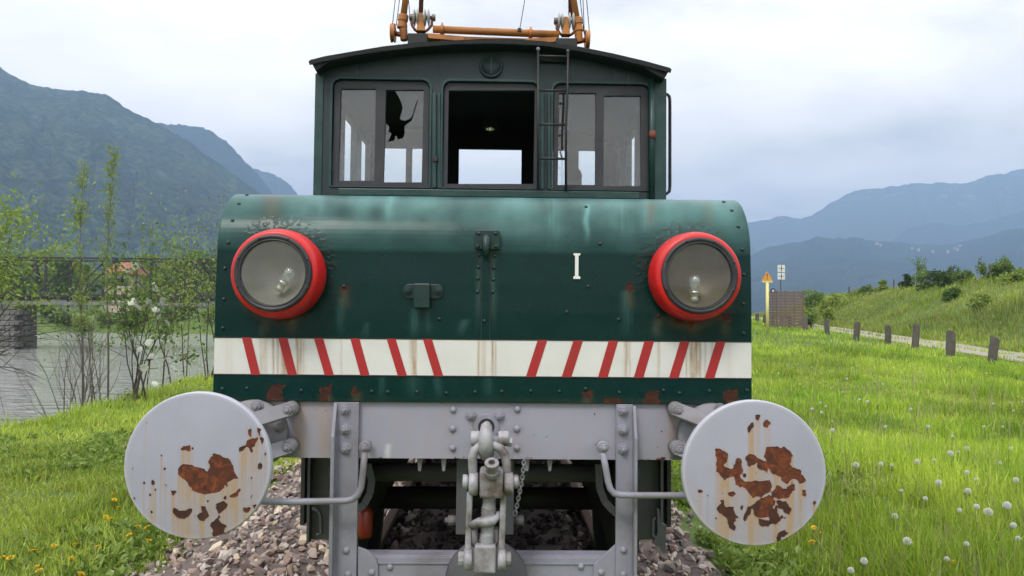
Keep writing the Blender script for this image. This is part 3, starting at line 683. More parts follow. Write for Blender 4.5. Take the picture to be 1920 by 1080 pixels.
for (cx, cy) in ((789, 33), (1060, 40)):
    c = at(cx, cy, YP); s = 1/296.0
    for dx in (-12, -6, 8, 15):
        x = c.x+dx*s; cc = Vector((x, YP, c.z))
        MB().lathe([(0.012, -0.010), (0.026, -0.009), (0.052, -0.003), (0.055, 0.0), (0.052, 0.003), (0.026, 0.009), (0.012, 0.010)], cc, 'x', 28).build('insulator', M['ceramic'], pan)
    MB().tube([c+Vector((-19*s, 0, 0)), c+Vector((25*s, 0, 0))], 0.012, 12).lathe([(0, -0.012), (0.022, -0.012), (0.022, 0.010), (0, 0.010)], c+Vector((-18*s, 0, 0)), 'x', 12, False).lathe([(0, -0.010), (0.022, -0.010), (0.022, 0.012), (0, 0.012)], c+Vector((24*s, 0, 0)), 'x', 12, False).build('insulator_pin', M['steel'], pan)
    b = MB(); b.add([(c.x-7*s, YP-0.03, c.z-28*s), (c.x+9*s, YP-0.03, c.z-28*s), (c.x+4*s, YP-0.03, c.z+6*s), (c.x-3*s, YP-0.03, c.z+6*s), (c.x-7*s, YP+0.03, c.z-28*s), (c.x+9*s, YP+0.03, c.z-28*s), (c.x+4*s, YP+0.03, c.z+6*s), (c.x-3*s, YP+0.03, c.z+6*s)],
                    [(0,1,2,3),(7,6,5,4),(0,4,5,1),(1,5,6,2),(2,6,7,3),(3,7,4,0)]); b.build('insulator_bracket', M['orange'], pan, 0.003)
    b = MB()
    for dx in (-17, 22): b.tube([c+Vector((dx*s, 0, 0)), c+Vector((dx*0.95*s, -0.01, -16*s)), c+Vector((dx*0.6*s, -0.01, -25*s)), c+Vector((dx*0.2*s, 0, -29*s))], 0.009, 8)
    b.build('insulator_strap', M['rustred'], pan)
top = 0.9
for (p0, p1, p2, jx) in (((764, -30), (756, 34), (758, 76), 1), ((1071, -30), (1082, 40), (1086, 80), -1)):
    a = at(*p0, YP); m_ = at(*p1, YP); f = at(*p2, YP); up_ = (a-m_).normalized()
    MB().tube([m_, a, a+up_*top], [0.021, 0.019, 0.015], 14).build('lower_arm', M['orange'], pan)
    MB().tube([m_+up_*0.01, m_-up_*0.03, f], [0.030, 0.028, 0.024], 14).lathe([(0.021, -0.02), (0.033, -0.02), (0.033, 0.02), (0.021, 0.02)], m_, up_, 16, False).lathe([(0.021, -0.012), (0.033, -0.012), (0.033, 0.012), (0.021, 0.012)], m_-up_*0.055, up_, 16, False).build('arm_foot', M['orange'], pan, 0.003)
for (px, sx, py) in ((789, 1, 25), (1070, -1, 32)):
    a = at(px, py, YP+0.1); MB().tube([a, a+Vector((0.02*sx, 0.0, 1.0))], 0.015, 12).build('spring_tube', M['rustred'], pan)
l0 = at(764, -30, YP)+Vector((0.02, 0, top)); l1 = at(1071, -30, YP)+Vector((-0.03, 0, top))
MB().tube([l0, l1], 0.018, 12).build('collector_bar', M['orange'], pan)
for (px, py, ex) in ((737, 62, 762), (1101, 74, 1080)):
    c = at(px, py, YP); MB().lathe([(0, -0.012), (0.055, -0.012), (0.059, -0.014), (0.059, -0.006), (0.050, 0), (0.059, 0.006), (0.059, 0.014), (0.055, 0.012), (0, 0.012)], c, 'x', 32).build('sheave', M['orange'], pan)
    e_ = at(ex, py+5, YP); MB().tube([c, e_], 0.016, 12).build('sheave_shaft', M['rustred'], pan)
for (a, d) in (((741, 0), (736, 46)), ((749, 0), (743, 48)), ((766, 0), (770, 45)), ((984, 0), (974, 58)), ((1088, 0), (1095, 62)), ((1093, 0), (1096, 68)), ((1100, 0), (1105, 58))):
    p = at(*d, YP); q = at(*a, YP); MB().tube([p, q, q+(q-p).normalized()*0.7], 0.0028, 6).build('wire', M['wire'], pan)

# ---- buffer beam
YB = 0.016
bx_ = np.linspace(-1.02, 1.02, 420); bz_ = np.linspace(0.9665, 1.215, 60)
BX, BZ = np.meshgrid(bx_, bz_, indexing='ij'); BV = np.stack([BX.ravel(), np.full(BX.size, YB), BZ.ravel()], 1); bpx, bpy_ = project(BV)
bst = 0.10*fbm(bpx/30, bpy_/30, 5, 4); bdk = np.zeros(len(BV)); bch = np.zeros(len(BV))
for (x, w, k) in ((560, 8, .45), (575, 12, .25), (596, 3, .30), (603, 3, .45), (608, 2, .35), (613, 4, .40), (619, 2, .30), (1258, 6, .35), (1268, 10, .3), (1238, 8, .12), (515, 12, .4)):
    bst += streak(bpx, bpy_, x, w, 750, 900, k, int(x))
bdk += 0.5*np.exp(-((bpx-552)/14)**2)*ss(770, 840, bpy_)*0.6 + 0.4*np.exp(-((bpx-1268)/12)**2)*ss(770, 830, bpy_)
bch += streak(bpx, bpy_, 728, 5, 833, 875, .5, 3)
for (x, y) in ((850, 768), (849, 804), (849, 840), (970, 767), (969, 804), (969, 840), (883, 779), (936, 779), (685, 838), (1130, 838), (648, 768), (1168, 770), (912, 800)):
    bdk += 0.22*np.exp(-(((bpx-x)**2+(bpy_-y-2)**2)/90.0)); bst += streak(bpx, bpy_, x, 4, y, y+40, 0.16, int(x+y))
brs = ss(0.82, 0.86, fbm(bpx/9, bpy_/7, 83, 4))*0.9 + ss(0.66, 0.74, fbm(bpx/14, bpy_/6, 84, 3))*ss(853, 861, bpy_)*0.8
bst += 0.12*ss(0.5, 0.8, fbm(bpx/16, bpy_/120, 85, 3))
me = raw('buffer_beam', BV, grid_faces(420, 60), M['beam'], False, dict(stain=np.clip(bst, 0, 1), dark=np.clip(bdk, 0, .7), rust=np.clip(brs, 0, 1), chalk_sheen=np.clip(bch, 0, 1), blister=0*bst))
beam = put('buffer_beam', me, loco, (0, 0, 0))
so = beam.modifiers.new('plate', 'SOLIDIFY'); so.thickness = 0.03; so.offset = -1
for (px, py) in ((850, 768), (849, 804), (849, 840), (970, 767), (969, 804), (969, 840)): put('rivet', ME_rivet_g, beam, at(px, py, YB))
for (px, py) in ((883, 779), (936, 779)): put('bolt', ME_bolt, beam, at(px, py, YB))
c = at(912, 800, YB)
MB().lathe([(0.030, 0), (0.050, 0), (0.052, 0.004), (0.050, 0.006), (0.030, 0.006)], c, '-y', 32, False).build('hook_plate', M['grey'], beam)
MB().lathe([(0.0, 0.0065), (0.033, 0.0065)], c, '-y', 24, False).build('slot_shade', M['under'], beam)  # flat dark disc stands in for the shade inside the slot
for px in (787, 832, 988, 1031):
    a = at(px, 862, 0.04); MB().prism([(a.x-0.012, a.z+0.01), (a.x+0.012, a.z+0.01), (a.x+0.005, a.z-0.045), (a.x-0.005, a.z-0.045)], 0.04, 0.048).build('hanging_tab', M['greydirty'], beam)

# ---- guard posts, lower bar and gussets
for sx, x0, x1, xf in ((-1, 634, 671, 624), (1, 1155, 1186, 1191)):
    zt_ = 1.188; zb__ = 0.22
    xa = at(x0, 900, -0.004).x; xb = at(x1, 900, -0.004).x; xc = at(xf, 900, -0.004).x
    gp = MB().box((xa, -0.008, zb__), (xb, 0.0145, zt_)).build('guard_post', M['grey'], loco, 0.002)
    xo = (xc+0.014 if sx < 0 else xc-0.012)
    b = MB().add([(xo, -0.0085, zb__), (xc, -0.0085, zb__), (xc, -0.055, zb__), (xo, -0.055, zb__), (xo, -0.0085, 1.06), (xc, -0.0085, 1.06), (xc, -0.055, 1.06), (xo, -0.055, 1.06), (xo, -0.0085, zt_-0.004), (xc, -0.0085, zt_-0.004), (xc, -0.014, zt_-0.004), (xo, -0.014, zt_-0.004)],
                 [(0,1,2,3),(0,1,5,4),(1,2,6,5),(2,3,7,6),(3,0,4,7),(4,5,9,8),(5,6,10,9),(6,7,11,10),(7,4,8,11),(8,9,10,11)])
    b.build('post_flange', M['grey'], gp, 0.002)
    MB().box((min(xc, xa), -0.0078, zb__), (max(xa, xc), 0.0143, zt_)).build('post_web', M['grey'], gp) if sx < 0 else None
    for (px, py) in ((647, 768), (647, 805), (648, 841)) if sx < 0 else ((1168, 770), (1168, 806), (1168, 842)): put('bolt', ME_bolt, gp, at(px, py, -0.008))
    for (px, py) in ((649, 1032), (652, 1077)) if sx < 0 else ((1169, 1031), (1169, 1077)): put('rivet', ME_rivet_g, gp, at(px, py, -0.008))
xl = at(640, 1040, 0.02).x; xr = at(1180, 1040, 0.02).x
z1 = at(900, 1043, 0.02).z; z2 = at(900, 1056, 0.02).z
lb = MB().box((xl, 0.018, 0.40), (xr, 0.030, z1-0.004)).build('lower_bar', M['grey'], loco, 0.002)
MB().box((xl, 0.0305, z1-0.018), (xr, 0.10, z1)).build('bar_flange', M['grey'], lb, 0.002)
MB().box((xl, 0.012, z2-0.001), (xr, 0.0178, z2+0.002)).build('bar_edge', M['grey'], lb)
for (px, py) in ((731, 1063), (1089, 1062)): put('rivet', ME_rivet_g, lb, at(px, py, 0.018))
g = [(671, 1025), (690, 1032), (704, 1045), (709, 1060), (709, 1110), (671, 1110)]
gu = MB().prism([c2(px, py, 0.008) for px, py in g], 0.004, 0.0165).build('gusset', M['grey'], loco, 0.002); put('rivet', ME_rivet_g, gu, at(697, 1073, 0.004))
g = [(1157, 1018), (1113, 1058), (1113, 1110), (1157, 1110)]
gu = MB().prism([c2(px, py, 0.008) for px, py in g], 0.004, 0.0165).build('gusset', M['grey'], loco, 0.002); put('rivet', ME_rivet_g, gu, at(1127, 1073, 0.004))

# ---- shunter's handrails
def rod(pts, y, r=0.0125):
    return [at(px, py, y) for px, py in pts]
for ex, ey, pts in ((685, 838, [(684, 846), (681, 880), (679, 900), (677, 915), (671, 928), (661, 936), (648, 939), (600, 940), (545, 941), (488, 940)]),
                    (1130, 838, [(1130, 848), (1136, 880), (1140, 903), (1144, 916), (1151, 925), (1162, 928), (1200, 929), (1250, 929), (1296, 929)])):
    hr = MB().tube(rod(pts, -0.09), 0.0125, 14).build('handrail', M['grey'], loco)
    e0 = at(ex, ey, -0.075)
    MB().lathe([(0.022, -0.012), (0.024, -0.008), (0.024, 0.008), (0.022, 0.012), (0, 0.012)], e0, '-y', 20).tube([e0, Vector((e0.x, 0.0, e0.z))], 0.012, 10).build('rail_eye', M['grey'], hr)
    put('bolt', ME_bolt, hr, e0+Vector((0, -0.011, 0)))
for pts in ([(690, 870), (697, 900), (694, 925), (683, 945), (672, 955)], [(1122, 870), (1124, 915), (1134, 940), (1150, 958), (1165, 968)]):
    P = rod(pts, 0.2); b = MB()
    for i in range(len(P)-1): b.bar(P[i], P[i+1], 0.03, 0.012)
    b.build('step_hanger', M['greydark'], loco)

# ---- buffers
def disc_wear(polys, seed, cx, cy, R):
    N = 420; lin = np.linspace(-1.06, 1.06, N); U, V = np.meshgrid(lin, lin, indexing='ij')      # U right, V up
    px = cx+U*R; py = cy-V*R
    n1 = (fbm(px/9, py/9, seed, 5)-0.5)*17
    mask = np.zeros((N, N)); drk = np.zeros((N, N))
    for pl, dk in polys:
        d = poly_dist(px, py, pl)+n1*0.55; k = ss(1.2, -1.2, d); mask = np.maximum(mask, k)
        if dk: drk = np.maximum(drk, k)
    rs = np.random.default_rng(seed)
    for _ in range(46):
        x = rs.normal(0, 0.5); y = rs.normal(-0.45, 0.42)
        if x*x+y*y > 0.92: continue
        r = 1.0+3.2*rs.random()**3; d = np.hypot(px-(cx+x*R), (py-(cy-y*R))*0.8)-r+n1*0.35; k = ss(0.9, -0.9, d); mask = np.maximum(mask, k); drk = np.maximum(drk, k*(rs.random() < 0.75))
    st = np.zeros(N); out = np.zeros((N, N)); colw = 0.25+0.9*vnoise(np.arange(N)/4.5, 0*np.arange(N), seed+9)*vnoise(np.arange(N)/14.0, 0*np.arange(N)+4, seed+12)*1.8
    acc = np.zeros(N)
    for j in range(N-1, -1, -1):                                # from the top downwards
        acc = np.maximum(acc*0.992, np.clip(mask[:, j]*1.0, 0, 1)*colw); out[:, j] = acc
    k_ = 9; pad = np.pad(mask, k_, mode='edge'); cs = np.cumsum(np.cumsum(np.pad(pad, ((1, 0), (1, 0))), 0), 1); w_ = 2*k_+1
    halo = (cs[w_:, w_:]-cs[:-w_, w_:]-cs[w_:, :-w_]+cs[:-w_, :-w_])/w_**2
    grime = 0.16*ss(0.45, 0.75, fbm(px/24, py/40, seed+50, 4))*ss(0.6, -0.6, V) + 0.05*fbm(px/4, py/90, seed+60, 3)
    out = np.clip(out*0.95 + 0.55*halo*fbm(px/6, py/9, seed+70, 3) + grime, 0, 0.9)*(1-mask)
    return lin, mask, drk, out
def z7(pl): return [(220+x/3, 720+y/3) for x, y in pl]
def z8(pl): return [(1240+x/3, 720+y/3) for x, y in pl]
LP = [(z7(p), d) for p, d in (
    ([(345, 470), (380, 447), (440, 455), (490, 475), (512, 492), (525, 465), (520, 430), (542, 388), (580, 393), (640, 430), (660, 470), (665, 500), (674, 525), (625, 545), (600, 580), (560, 605), (490, 614), (440, 590), (390, 540), (350, 500)], 0),
    ([(372, 350), (415, 345), (418, 375), (400, 382), (375, 372)], 0), ([(725, 255), (748, 250), (742, 295), (728, 285)], 0), ([(723, 320), (778, 308), (770, 345), (745, 362), (726, 345)], 0), ([(683, 355), (715, 350), (705, 378), (685, 375)], 1), ([(742, 368), (760, 370), (752, 388)], 0),
    ([(330, 692), (360, 700), (420, 695), (430, 696), (410, 740), (380, 758), (345, 745), (328, 720)], 1), ([(560, 665), (590, 652), (632, 668), (605, 705), (575, 715), (560, 695)], 1), ([(456, 730), (488, 715), (487, 682), (500, 685), (522, 735), (495, 764), (465, 750)], 1),
    ([(530, 780), (572, 743), (590, 775), (620, 792), (605, 830), (580, 858), (548, 864), (545, 820)], 1), ([(630, 628), (660, 605), (692, 573), (692, 595), (670, 628), (635, 638)], 0), ([(780, 252), (796, 258), (790, 288), (778, 275)], 1), ([(798, 305), (816, 318), (806, 330)], 1), ([(712, 692), (745, 690), (735, 715), (718, 720)], 0), ([(745, 618), (765, 615), (750, 640)], 1), ([(820, 380), (832, 380), (828, 402), (818, 396)], 1), ([(318, 600), (340, 602), (330, 622), (320, 620)], 1), ([(762, 676), (778, 672), (770, 690)], 1))]
RP = [(z8(p), d) for p, d in (
    ([(300, 368), (330, 366), (370, 400), (368, 440), (345, 455), (380, 482), (405, 475), (408, 425), (435, 413), (445, 440), (440, 460), (460, 480), (440, 530), (435, 572), (415, 560), (400, 520), (350, 530), (308, 490), (310, 440)], 0),
    ([(463, 405), (500, 392), (555, 415), (600, 442), (576, 410), (588, 353), (650, 355), (670, 367), (690, 348), (732, 400), (725, 440), (705, 445), (770, 480), (800, 510), (818, 545), (780, 555), (740, 530), (720, 545), (700, 562), (660, 512), (620, 510), (600, 470), (590, 497), (560, 480), (530, 440), (490, 458), (465, 430)], 0),
    ([(440, 530), (490, 545), (560, 547), (605, 533), (622, 575), (590, 612), (560, 632), (500, 622), (470, 587), (440, 572)], 0), ([(612, 600), (640, 568), (700, 580), (740, 563), (750, 590), (700, 640), (650, 642), (618, 625)], 0),
    ([(310, 690), (345, 648), (355, 690), (400, 690), (415, 730), (407, 818), (380, 790), (355, 740), (318, 715)], 1), ([(460, 740), (480, 690), (530, 655), (560, 660), (540, 700), (530, 742), (505, 702), (480, 742), (465, 772)], 1), ([(530, 655), (600, 615), (640, 650), (620, 700), (600, 745), (560, 750), (530, 740), (545, 690)], 0), ([(640, 650), (700, 653), (727, 690), (722, 742), (690, 722), (660, 690)], 1), ([(600, 705), (640, 700), (666, 755), (640, 790), (600, 780)], 1), ([(545, 755), (600, 755), (600, 790), (570, 802), (548, 785)], 1),
    ([(653, 835), (690, 818), (707, 835), (690, 853), (658, 851)], 1), ([(573, 215), (595, 198), (610, 225), (595, 247), (576, 235)], 0), ([(485, 250), (510, 220), (524, 240), (500, 264), (488, 277)], 1), ([(788, 590), (815, 585), (818, 620), (805, 635), (790, 612)], 0), ([(370, 610), (400, 598), (422, 618), (395, 632), (372, 626)], 0), ([(205, 598), (235, 600), (222, 618), (208, 615)], 1), ([(528, 178), (548, 180), (540, 200), (530, 196)], 1), ([(436, 690), (450, 668), (460, 680), (450, 705)], 1), ([(430, 745), (442, 742), (440, 768), (430, 765)], 1))]
YH = -0.60; RB = 0.2290
for sx, (cx, cy), polys, seed, bolts in ((-1, (370, 873), LP, 101, ((542, 768), (540, 838))), (1, (1415, 887), RP, 202, ((1270, 769), (1273, 842)))):
    c = at(cx, cy, YH); Rpx = RB*F_PX/(YH-CAM.y)
    lin, mk, dk, st = disc_wear(polys, seed, cx, cy, Rpx)
    # polar mesh of the head: face, rounded rim, back
    nr, na = 150, 300
    rad = np.r_[np.linspace(0.0005, 0.985, nr), 0.995, 1.0, 1.0, 0.99, 0.3]
    dep = np.r_[0.010*(1-np.linspace(0, 1, nr)**2), -0.002, -0.005, -0.024, -0.028, -0.040]
    ang = np.linspace(0, 2*np.pi, na, endpoint=False)
    Rr, Aa = np.meshgrid(rad, ang, indexing='ij'); X_ = Rr*np.cos(Aa); Z_ = Rr*np.sin(Aa)
    def samp(g):
        u = np.clip((X_+1.06)/2.12*(len(lin)-1), 0, len(lin)-1.001); v = np.clip((Z_+1.06)/2.12*(len(lin)-1), 0, len(lin)-1.001)
        iu = u.astype(int); iv = v.astype(int); fu = u-iu; fv = v-iv
        return (g[iu, iv]*(1-fu)+g[iu+1, iv]*fu)*(1-fv)+(g[iu, iv+1]*(1-fu)+g[iu+1, iv+1]*fu)*fv
    mkv = samp(mk); front = (np.arange(len(rad)) < nr)[:, None]
    Y_ = -np.broadcast_to(dep[:, None], Rr.shape) + np.where(front, 0.0012*mkv, 0)
    V_ = np.stack([X_*RB, Y_, Z_*RB], -1).reshape(-1, 3)
    nn = len(rad); i, j = np.meshgrid(np.arange(nn-1), np.arange(na), indexing='ij'); a = (i*na+j).ravel(); bq = (i*na+(j+1) % na).ravel()
    Fq = np.stack([a, bq, bq+na, a+na], 1)
    rim_glint = ss(0.93, 1.0, Rr)*0.25  # pale rim highlight put into the paint colour
    me = raw('buffer_head', V_, Fq, M['buffer'], True, dict(rust=(mkv*front).ravel(), stain=(np.clip(samp(st), 0, 1)*front).ravel(), dark=(samp(dk)*0.75*front).ravel(), chalk_sheen=(rim_glint).ravel(), blister=(0.9*np.exp(-((mkv-0.35)/0.25)**2)*front*(mkv > 0.02)).ravel()))
    bm = bmesh.new(); bm.from_mesh(me); bmesh.ops.recalc_face_normals(bm, faces=bm.faces); bm.to_mesh(me); bm.free()
    base = Vector((sx*0.905, 0.0, 1.05))
    shank = MB().tube([(c.x, YH+0.03, c.z), (c.x, -0.34, c.z)], 0.055, 28)
    sleeve = MB().lathe([(0.0, 0.36), (0.075, 0.36), (0.085, 0.34), (0.090, 0.10), (0.098, 0.05), (0.134, 0.045), (0.136, 0.03), (0.136, 0.0), (0, 0)], (base.x, YB, base.z+0.01), '-y', 44)
    bf = sleeve.build('buffer', M['greydirty'], loco)
    shank.build('buffer_shank', M['steel'], bf)
    put('buffer_head', me, bf, c)
    for k in range(6):
        a_ = math.radians(60*k+18); put('bolt', ME_bolt_d, bf, Vector((base.x+0.116*math.cos(a_), YB-0.044, base.z+0.01+0.116*math.sin(a_))))
    for bi, (px, py) in enumerate(bolts):
        p0 = at(px, py, -0.045); p1 = Vector((base.x, -0.26, base.z+(0.075 if bi == 0 else -0.06)))
        b = MB().bar(p0, p1, 0.060, 0.016, (0.25*sx, -1, 0.2)); b.lathe([(0, -0.008), (0.030, -0.008), (0.030, 0.008), (0, 0.008)], p0, '-y', 24, False)
        b.build('brace_arm', M['greydirty'], bf, 0.002)
        MB().tube([p0, Vector((p0.x, YB, p0.z))], 0.030, 18).build('brace_boss', M['greydirty'], bf)
        put('bolt', ME_bolt_d, bf, p0+Vector((0, -0.009, 0)))

# ---- screw coupling
YK = -0.17
cp = MB().tube([at(912, 815, 0.05), at(912, 825, -0.06), at(912, 842, -0.13), at(912, 850, -0.18), at(911, 838, -0.215), at(911, 815, -0.215), at(912, 800, -0.19), at(913, 795, -0.165)], [0.030, 0.030, 0.030, 0.029, 0.028, 0.025, 0.021, 0.012], 18).build('coupling', M['coupler'], loco)
k = 1/500.0
def kp(px, py, y=YK): return at(px, py, y)
MB().tube([kp(884, 824), kp(950, 826)], 0.017, 16).build('hook_pin', M['coupler'], cp)
for px, w in ((892, 9), (944, 10)): c = kp(px, 822); MB().lathe([(0, -w*k), (0.026, -w*k), (0.028, -w*k*0.7), (0.028, w*k*0.7), (0.026, w*k), (0, w*k)], c, 'x', 24).build('pin_boss', M['coupler'], cp)
MB().lathe([(0, -0.008), (0.018, -0.008), (0.018, 0.008), (0, 0.008)], kp(956, 829), 'x', 6, False).build('pin_nut', M['coupler'], cp)
MB().tube([kp(889, 905, -0.2), kp(886, 880, -0.2), kp(886, 858, -0.2), kp(890, 845, -0.2), kp(900, 837, -0.2), kp(912, 834, -0.2), kp(925, 835, -0.2), kp(938, 841, -0.2), kp(946, 852, -0.2), kp(950, 868, -0.2), kp(952, 905, -0.2)], 0.0170, 16).build('shackle', M['coupler'], cp)
for px in (888, 954): MB().lathe([(0, -0.017), (0.036, -0.017), (0.042, -0.012), (0.042, 0.012), (0.036, 0.017), (0, 0.017)], kp(px, 907, -0.205), 'x', 28).build('shackle_lug', M['coupler'], cp)
for px, s_ in ((874, -1), (968, 1)): MB().lathe([(0, -0.012), (0.026, -0.012), (0.026, 0.004), (0.018, 0.010), (0, 0.012)], kp(px, 903, -0.205), 'x', 18).build('lug_pin', M['coupler'], cp)
a = kp(899, 933, -0.225); d = kp(944, 880, -0.225)
MB().box((a.x, -0.245, a.z), (d.x, -0.16, d.z)).build('trunnion', M['coupler'], cp, 0.010)
c = kp(922, 886, -0.24); ax_ = Vector((0.0, -0.55, 0.83))
MB().lathe([(0.0, -0.012), (0.0265, -0.012), (0.0265, 0.008), (0.0225, 0.012), (0.0225, 0.036), (0.0265, 0.038), (0.0265, 0.050), (0.020, 0.052), (0.0125, 0.052), (0.0125, 0.030), (0, 0.030)], c, ax_, 12, False).build('screw_nut', M['coupler'], cp, 0.001)
# threaded screw
p0 = kp(918, 930, -0.2); p1 = kp(911, 1040, -0.2); prof = []
L = (p1-p0).length; nT = 22
for i in range(nT):
    t = L*i/nT; th = (0.0285 if (0.18 < i/nT < 0.5 or 0.62 < i/nT < 0.92) else 0.0255)
    prof += [(0.0235, t), (th, t+L/nT*0.5)]
MB().lathe(prof, p0, (p1-p0), 20).build('screw', M['coupler'], cp)
b = MB(); c = kp(908, 980, -0.21); b.tube([kp(880, 985, -0.22), kp(888, 982, -0.225), kp(898, 979, -0.23), kp(912, 978, -0.235), kp(924, 976, -0.225), kp(932, 970, -0.21), kp(935, 960, -0.20)], [0.009, 0.013, 0.017, 0.019, 0.017, 0.012, 0.008], 14); b.build('swing_handle', M['coupler'], cp)
MB().tube([kp(888, 990, -0.2), kp(887, 1012, -0.19), kp(893, 1024, -0.19)], [0.016, 0.020, 0.012], 12).build('handle_end', M['greydirty'], cp)
MB().tube([kp(929, 990, -0.2), kp(932, 1010, -0.19), kp(927, 1024, -0.19)], [0.012, 0.012, 0.010], 12).build('handle_end', M['greydirty'], cp)
for x0, x1 in ((881, 877), (944, 940)):
    MB().bar(kp(x0, 922, -0.205), kp(x1, 1042, -0.205), 0.022, 0.030).build('link', M['coupler'], cp, 0.005)
    MB().lathe([(0, -0.015), (0.034, -0.015), (0.040, -0.011), (0.040, 0.011), (0.034, 0.015), (0, 0.015)], kp(x1+1, 1048, -0.205), 'x', 24).build('link_lug', M['coupler'], cp)
for px in (866, 953): MB().lathe([(0, -0.012), (0.026, -0.012), (0.026, 0.010), (0, 0.012)], kp(px, 1048, -0.205), 'x', 10, False).build('lug_nut', M['coupler'], cp)
a = kp(889, 1074, -0.225); d = kp(930, 1022, -0.225); MB().box((a.x, -0.235, a.z), (d.x, -0.17, d.z)).build('lower_trunnion', M['coupler'], cp, 0.007)
c = kp(912, 1088, -0.03); MB().lathe([(0, 0.05), (0.06, 0.045), (0.12, 0.028), (0.155, 0.008), (0.16, -0.005), (0.15, -0.02), (0, -0.03)], c, '-y', 48).build('draw_weight', M['greydark'], cp)
# chain
b = MB(); P = [kp(982, 868, -0.05), kp(979, 900, -0.06), kp(973, 930, -0.07), kp(966, 962, -0.08)]; nl = 15
for i in range(nl):
    t = i/(nl-1)*3; j = min(int(t), 2); c = P[j].lerp(P[j+1], t-j); dz = (P[j+1]-P[j]).normalized()
    sv = Vector((0, 1, 0)) if i % 2 else dz.cross(Vector((0, 1, 0))).normalized()
    b.tube([c+dz*(0.011*math.sin(q))+sv*(0.0065*math.cos(q)) for q in np.linspace(0, 2*math.pi, 10, endpoint=False)], 0.0024, 6, True)
b.build('chain', M['greydirty'], cp)

# ---- under the beam: draw-gear guide plates, cross pipe, side brackets, wheels
for (x0, x1) in ((855, 877), (944, 964)):
    a = at(x0, 1000, 0.12); d = at(x1, 862, 0.12); MB().box((a.x, 0.10, a.z), (d.x, 0.32, d.z+0.02)).build('guide_plate', M['greydark'], loco, 0.003)
for (xa, xb) in ((840, 856), (964, 982)):
    a = at(xa, 975, 0.18); d = at(xb, 975, 0.18); MB().tube([a, d], 0.022, 6).tube([a.lerp(d, -0.35), d], 0.011, 10).build('guide_bolt', M['greydirty'], loco)
MB().tube([(-0.72, 0.55, 0.80), (0.72, 0.55, 0.80)], 0.042, 20).build('brake_pipe', M['greydark'], loco)
for sx, x0, x1 in ((-1, 581, 622), (1, 1190, 1238)):
    a = at(x0, 1012, 0.55); d = at(x1, 862, 0.55)
    sb = MB().box((a.x, 0.55, a.z), (d.x, 1.0, 1.10)).build('side_bracket', M['greydark'], loco, 0.003)
    xe = (a.x-0.004) if sx < 0 else (d.x-0.008)
    MB().box((xe, 0.50, a.z), (xe+0.012, 0.549, 1.10)).build('bracket_edge', M['greydark'], sb)
    yy = 0.42
    h = [(586, 952), (597, 958), (602, 968), (603, 1000), (594, 1003)] if sx < 0 else [(1228, 970), (1224, 975), (1223, 1003), (1229, 1008)]
    MB().tube([at(px, py, yy) for px, py in h], 0.008, 8).build('grab_loop', M['greydark'], sb)
    if sx > 0: p = [c2(px, py, yy) for px, py in ((1232, 955), (1236, 955), (1240, 982), (1250, 985), (1247, 1035), (1224, 1018), (1233, 1000))]; MB().prism(p, yy, yy+0.015).build('bracket_foot', M['greydark'], sb)
for yy in (1.5, 6.2):
    for sx in (-1, 1):
        prof = [(0.03, -0.08), (0.08, -0.08), (0.08, -0.03), (0.36, -0.02), (0.40, -0.06), (0.45, -0.06), (0.455, 0.05), (0.48, 0.06), (0.48, 0.085), (0.40, 0.085), (0.36, 0.03), (0.08, 0.04), (0.03, 0.04)]
        MB().lathe([(r, -sx*d) for r, d in prof], (sx*0.76, yy, 0.452), 'x', 48, False).build('wheel', M['under'], loco)
    MB().tube([(-0.8, yy, 0.452), (0.8, yy, 0.452)], 0.065, 16).build('axle', M['under'], loco)
for sx in (-1, 1): MB().box((sx*0.60-0.012, 0.25, 0.48), (sx*0.60+0.012, 8.1, 1.10)).build('added_frame_plate', M['under'], loco); MB().box((sx*0.97-0.01, 1.02, 0.42), (sx*0.97+0.01, 8.1, 1.10)).build('added_skirt', M['under'], loco)  # unseen plates and skirts added to keep light from under the locomotive
MB().box((-0.5, 3.4, 0.30), (0.5, 4.6, 1.0)).build('motor_casing', M['under'], loco, 0.02)
a = at(672, 1010, 0.22); d = at(692, 950, 0.22); MB().lathe([(0, 0), (0.030, 0.0), (0.034, 0.02), (0.034, 0.10), (0.022, 0.125), (0, 0.13)], ((a.x+d.x)/2, 0.24, a.z), 'z', 20).build('hose_end', M['orangeglass'], loco)

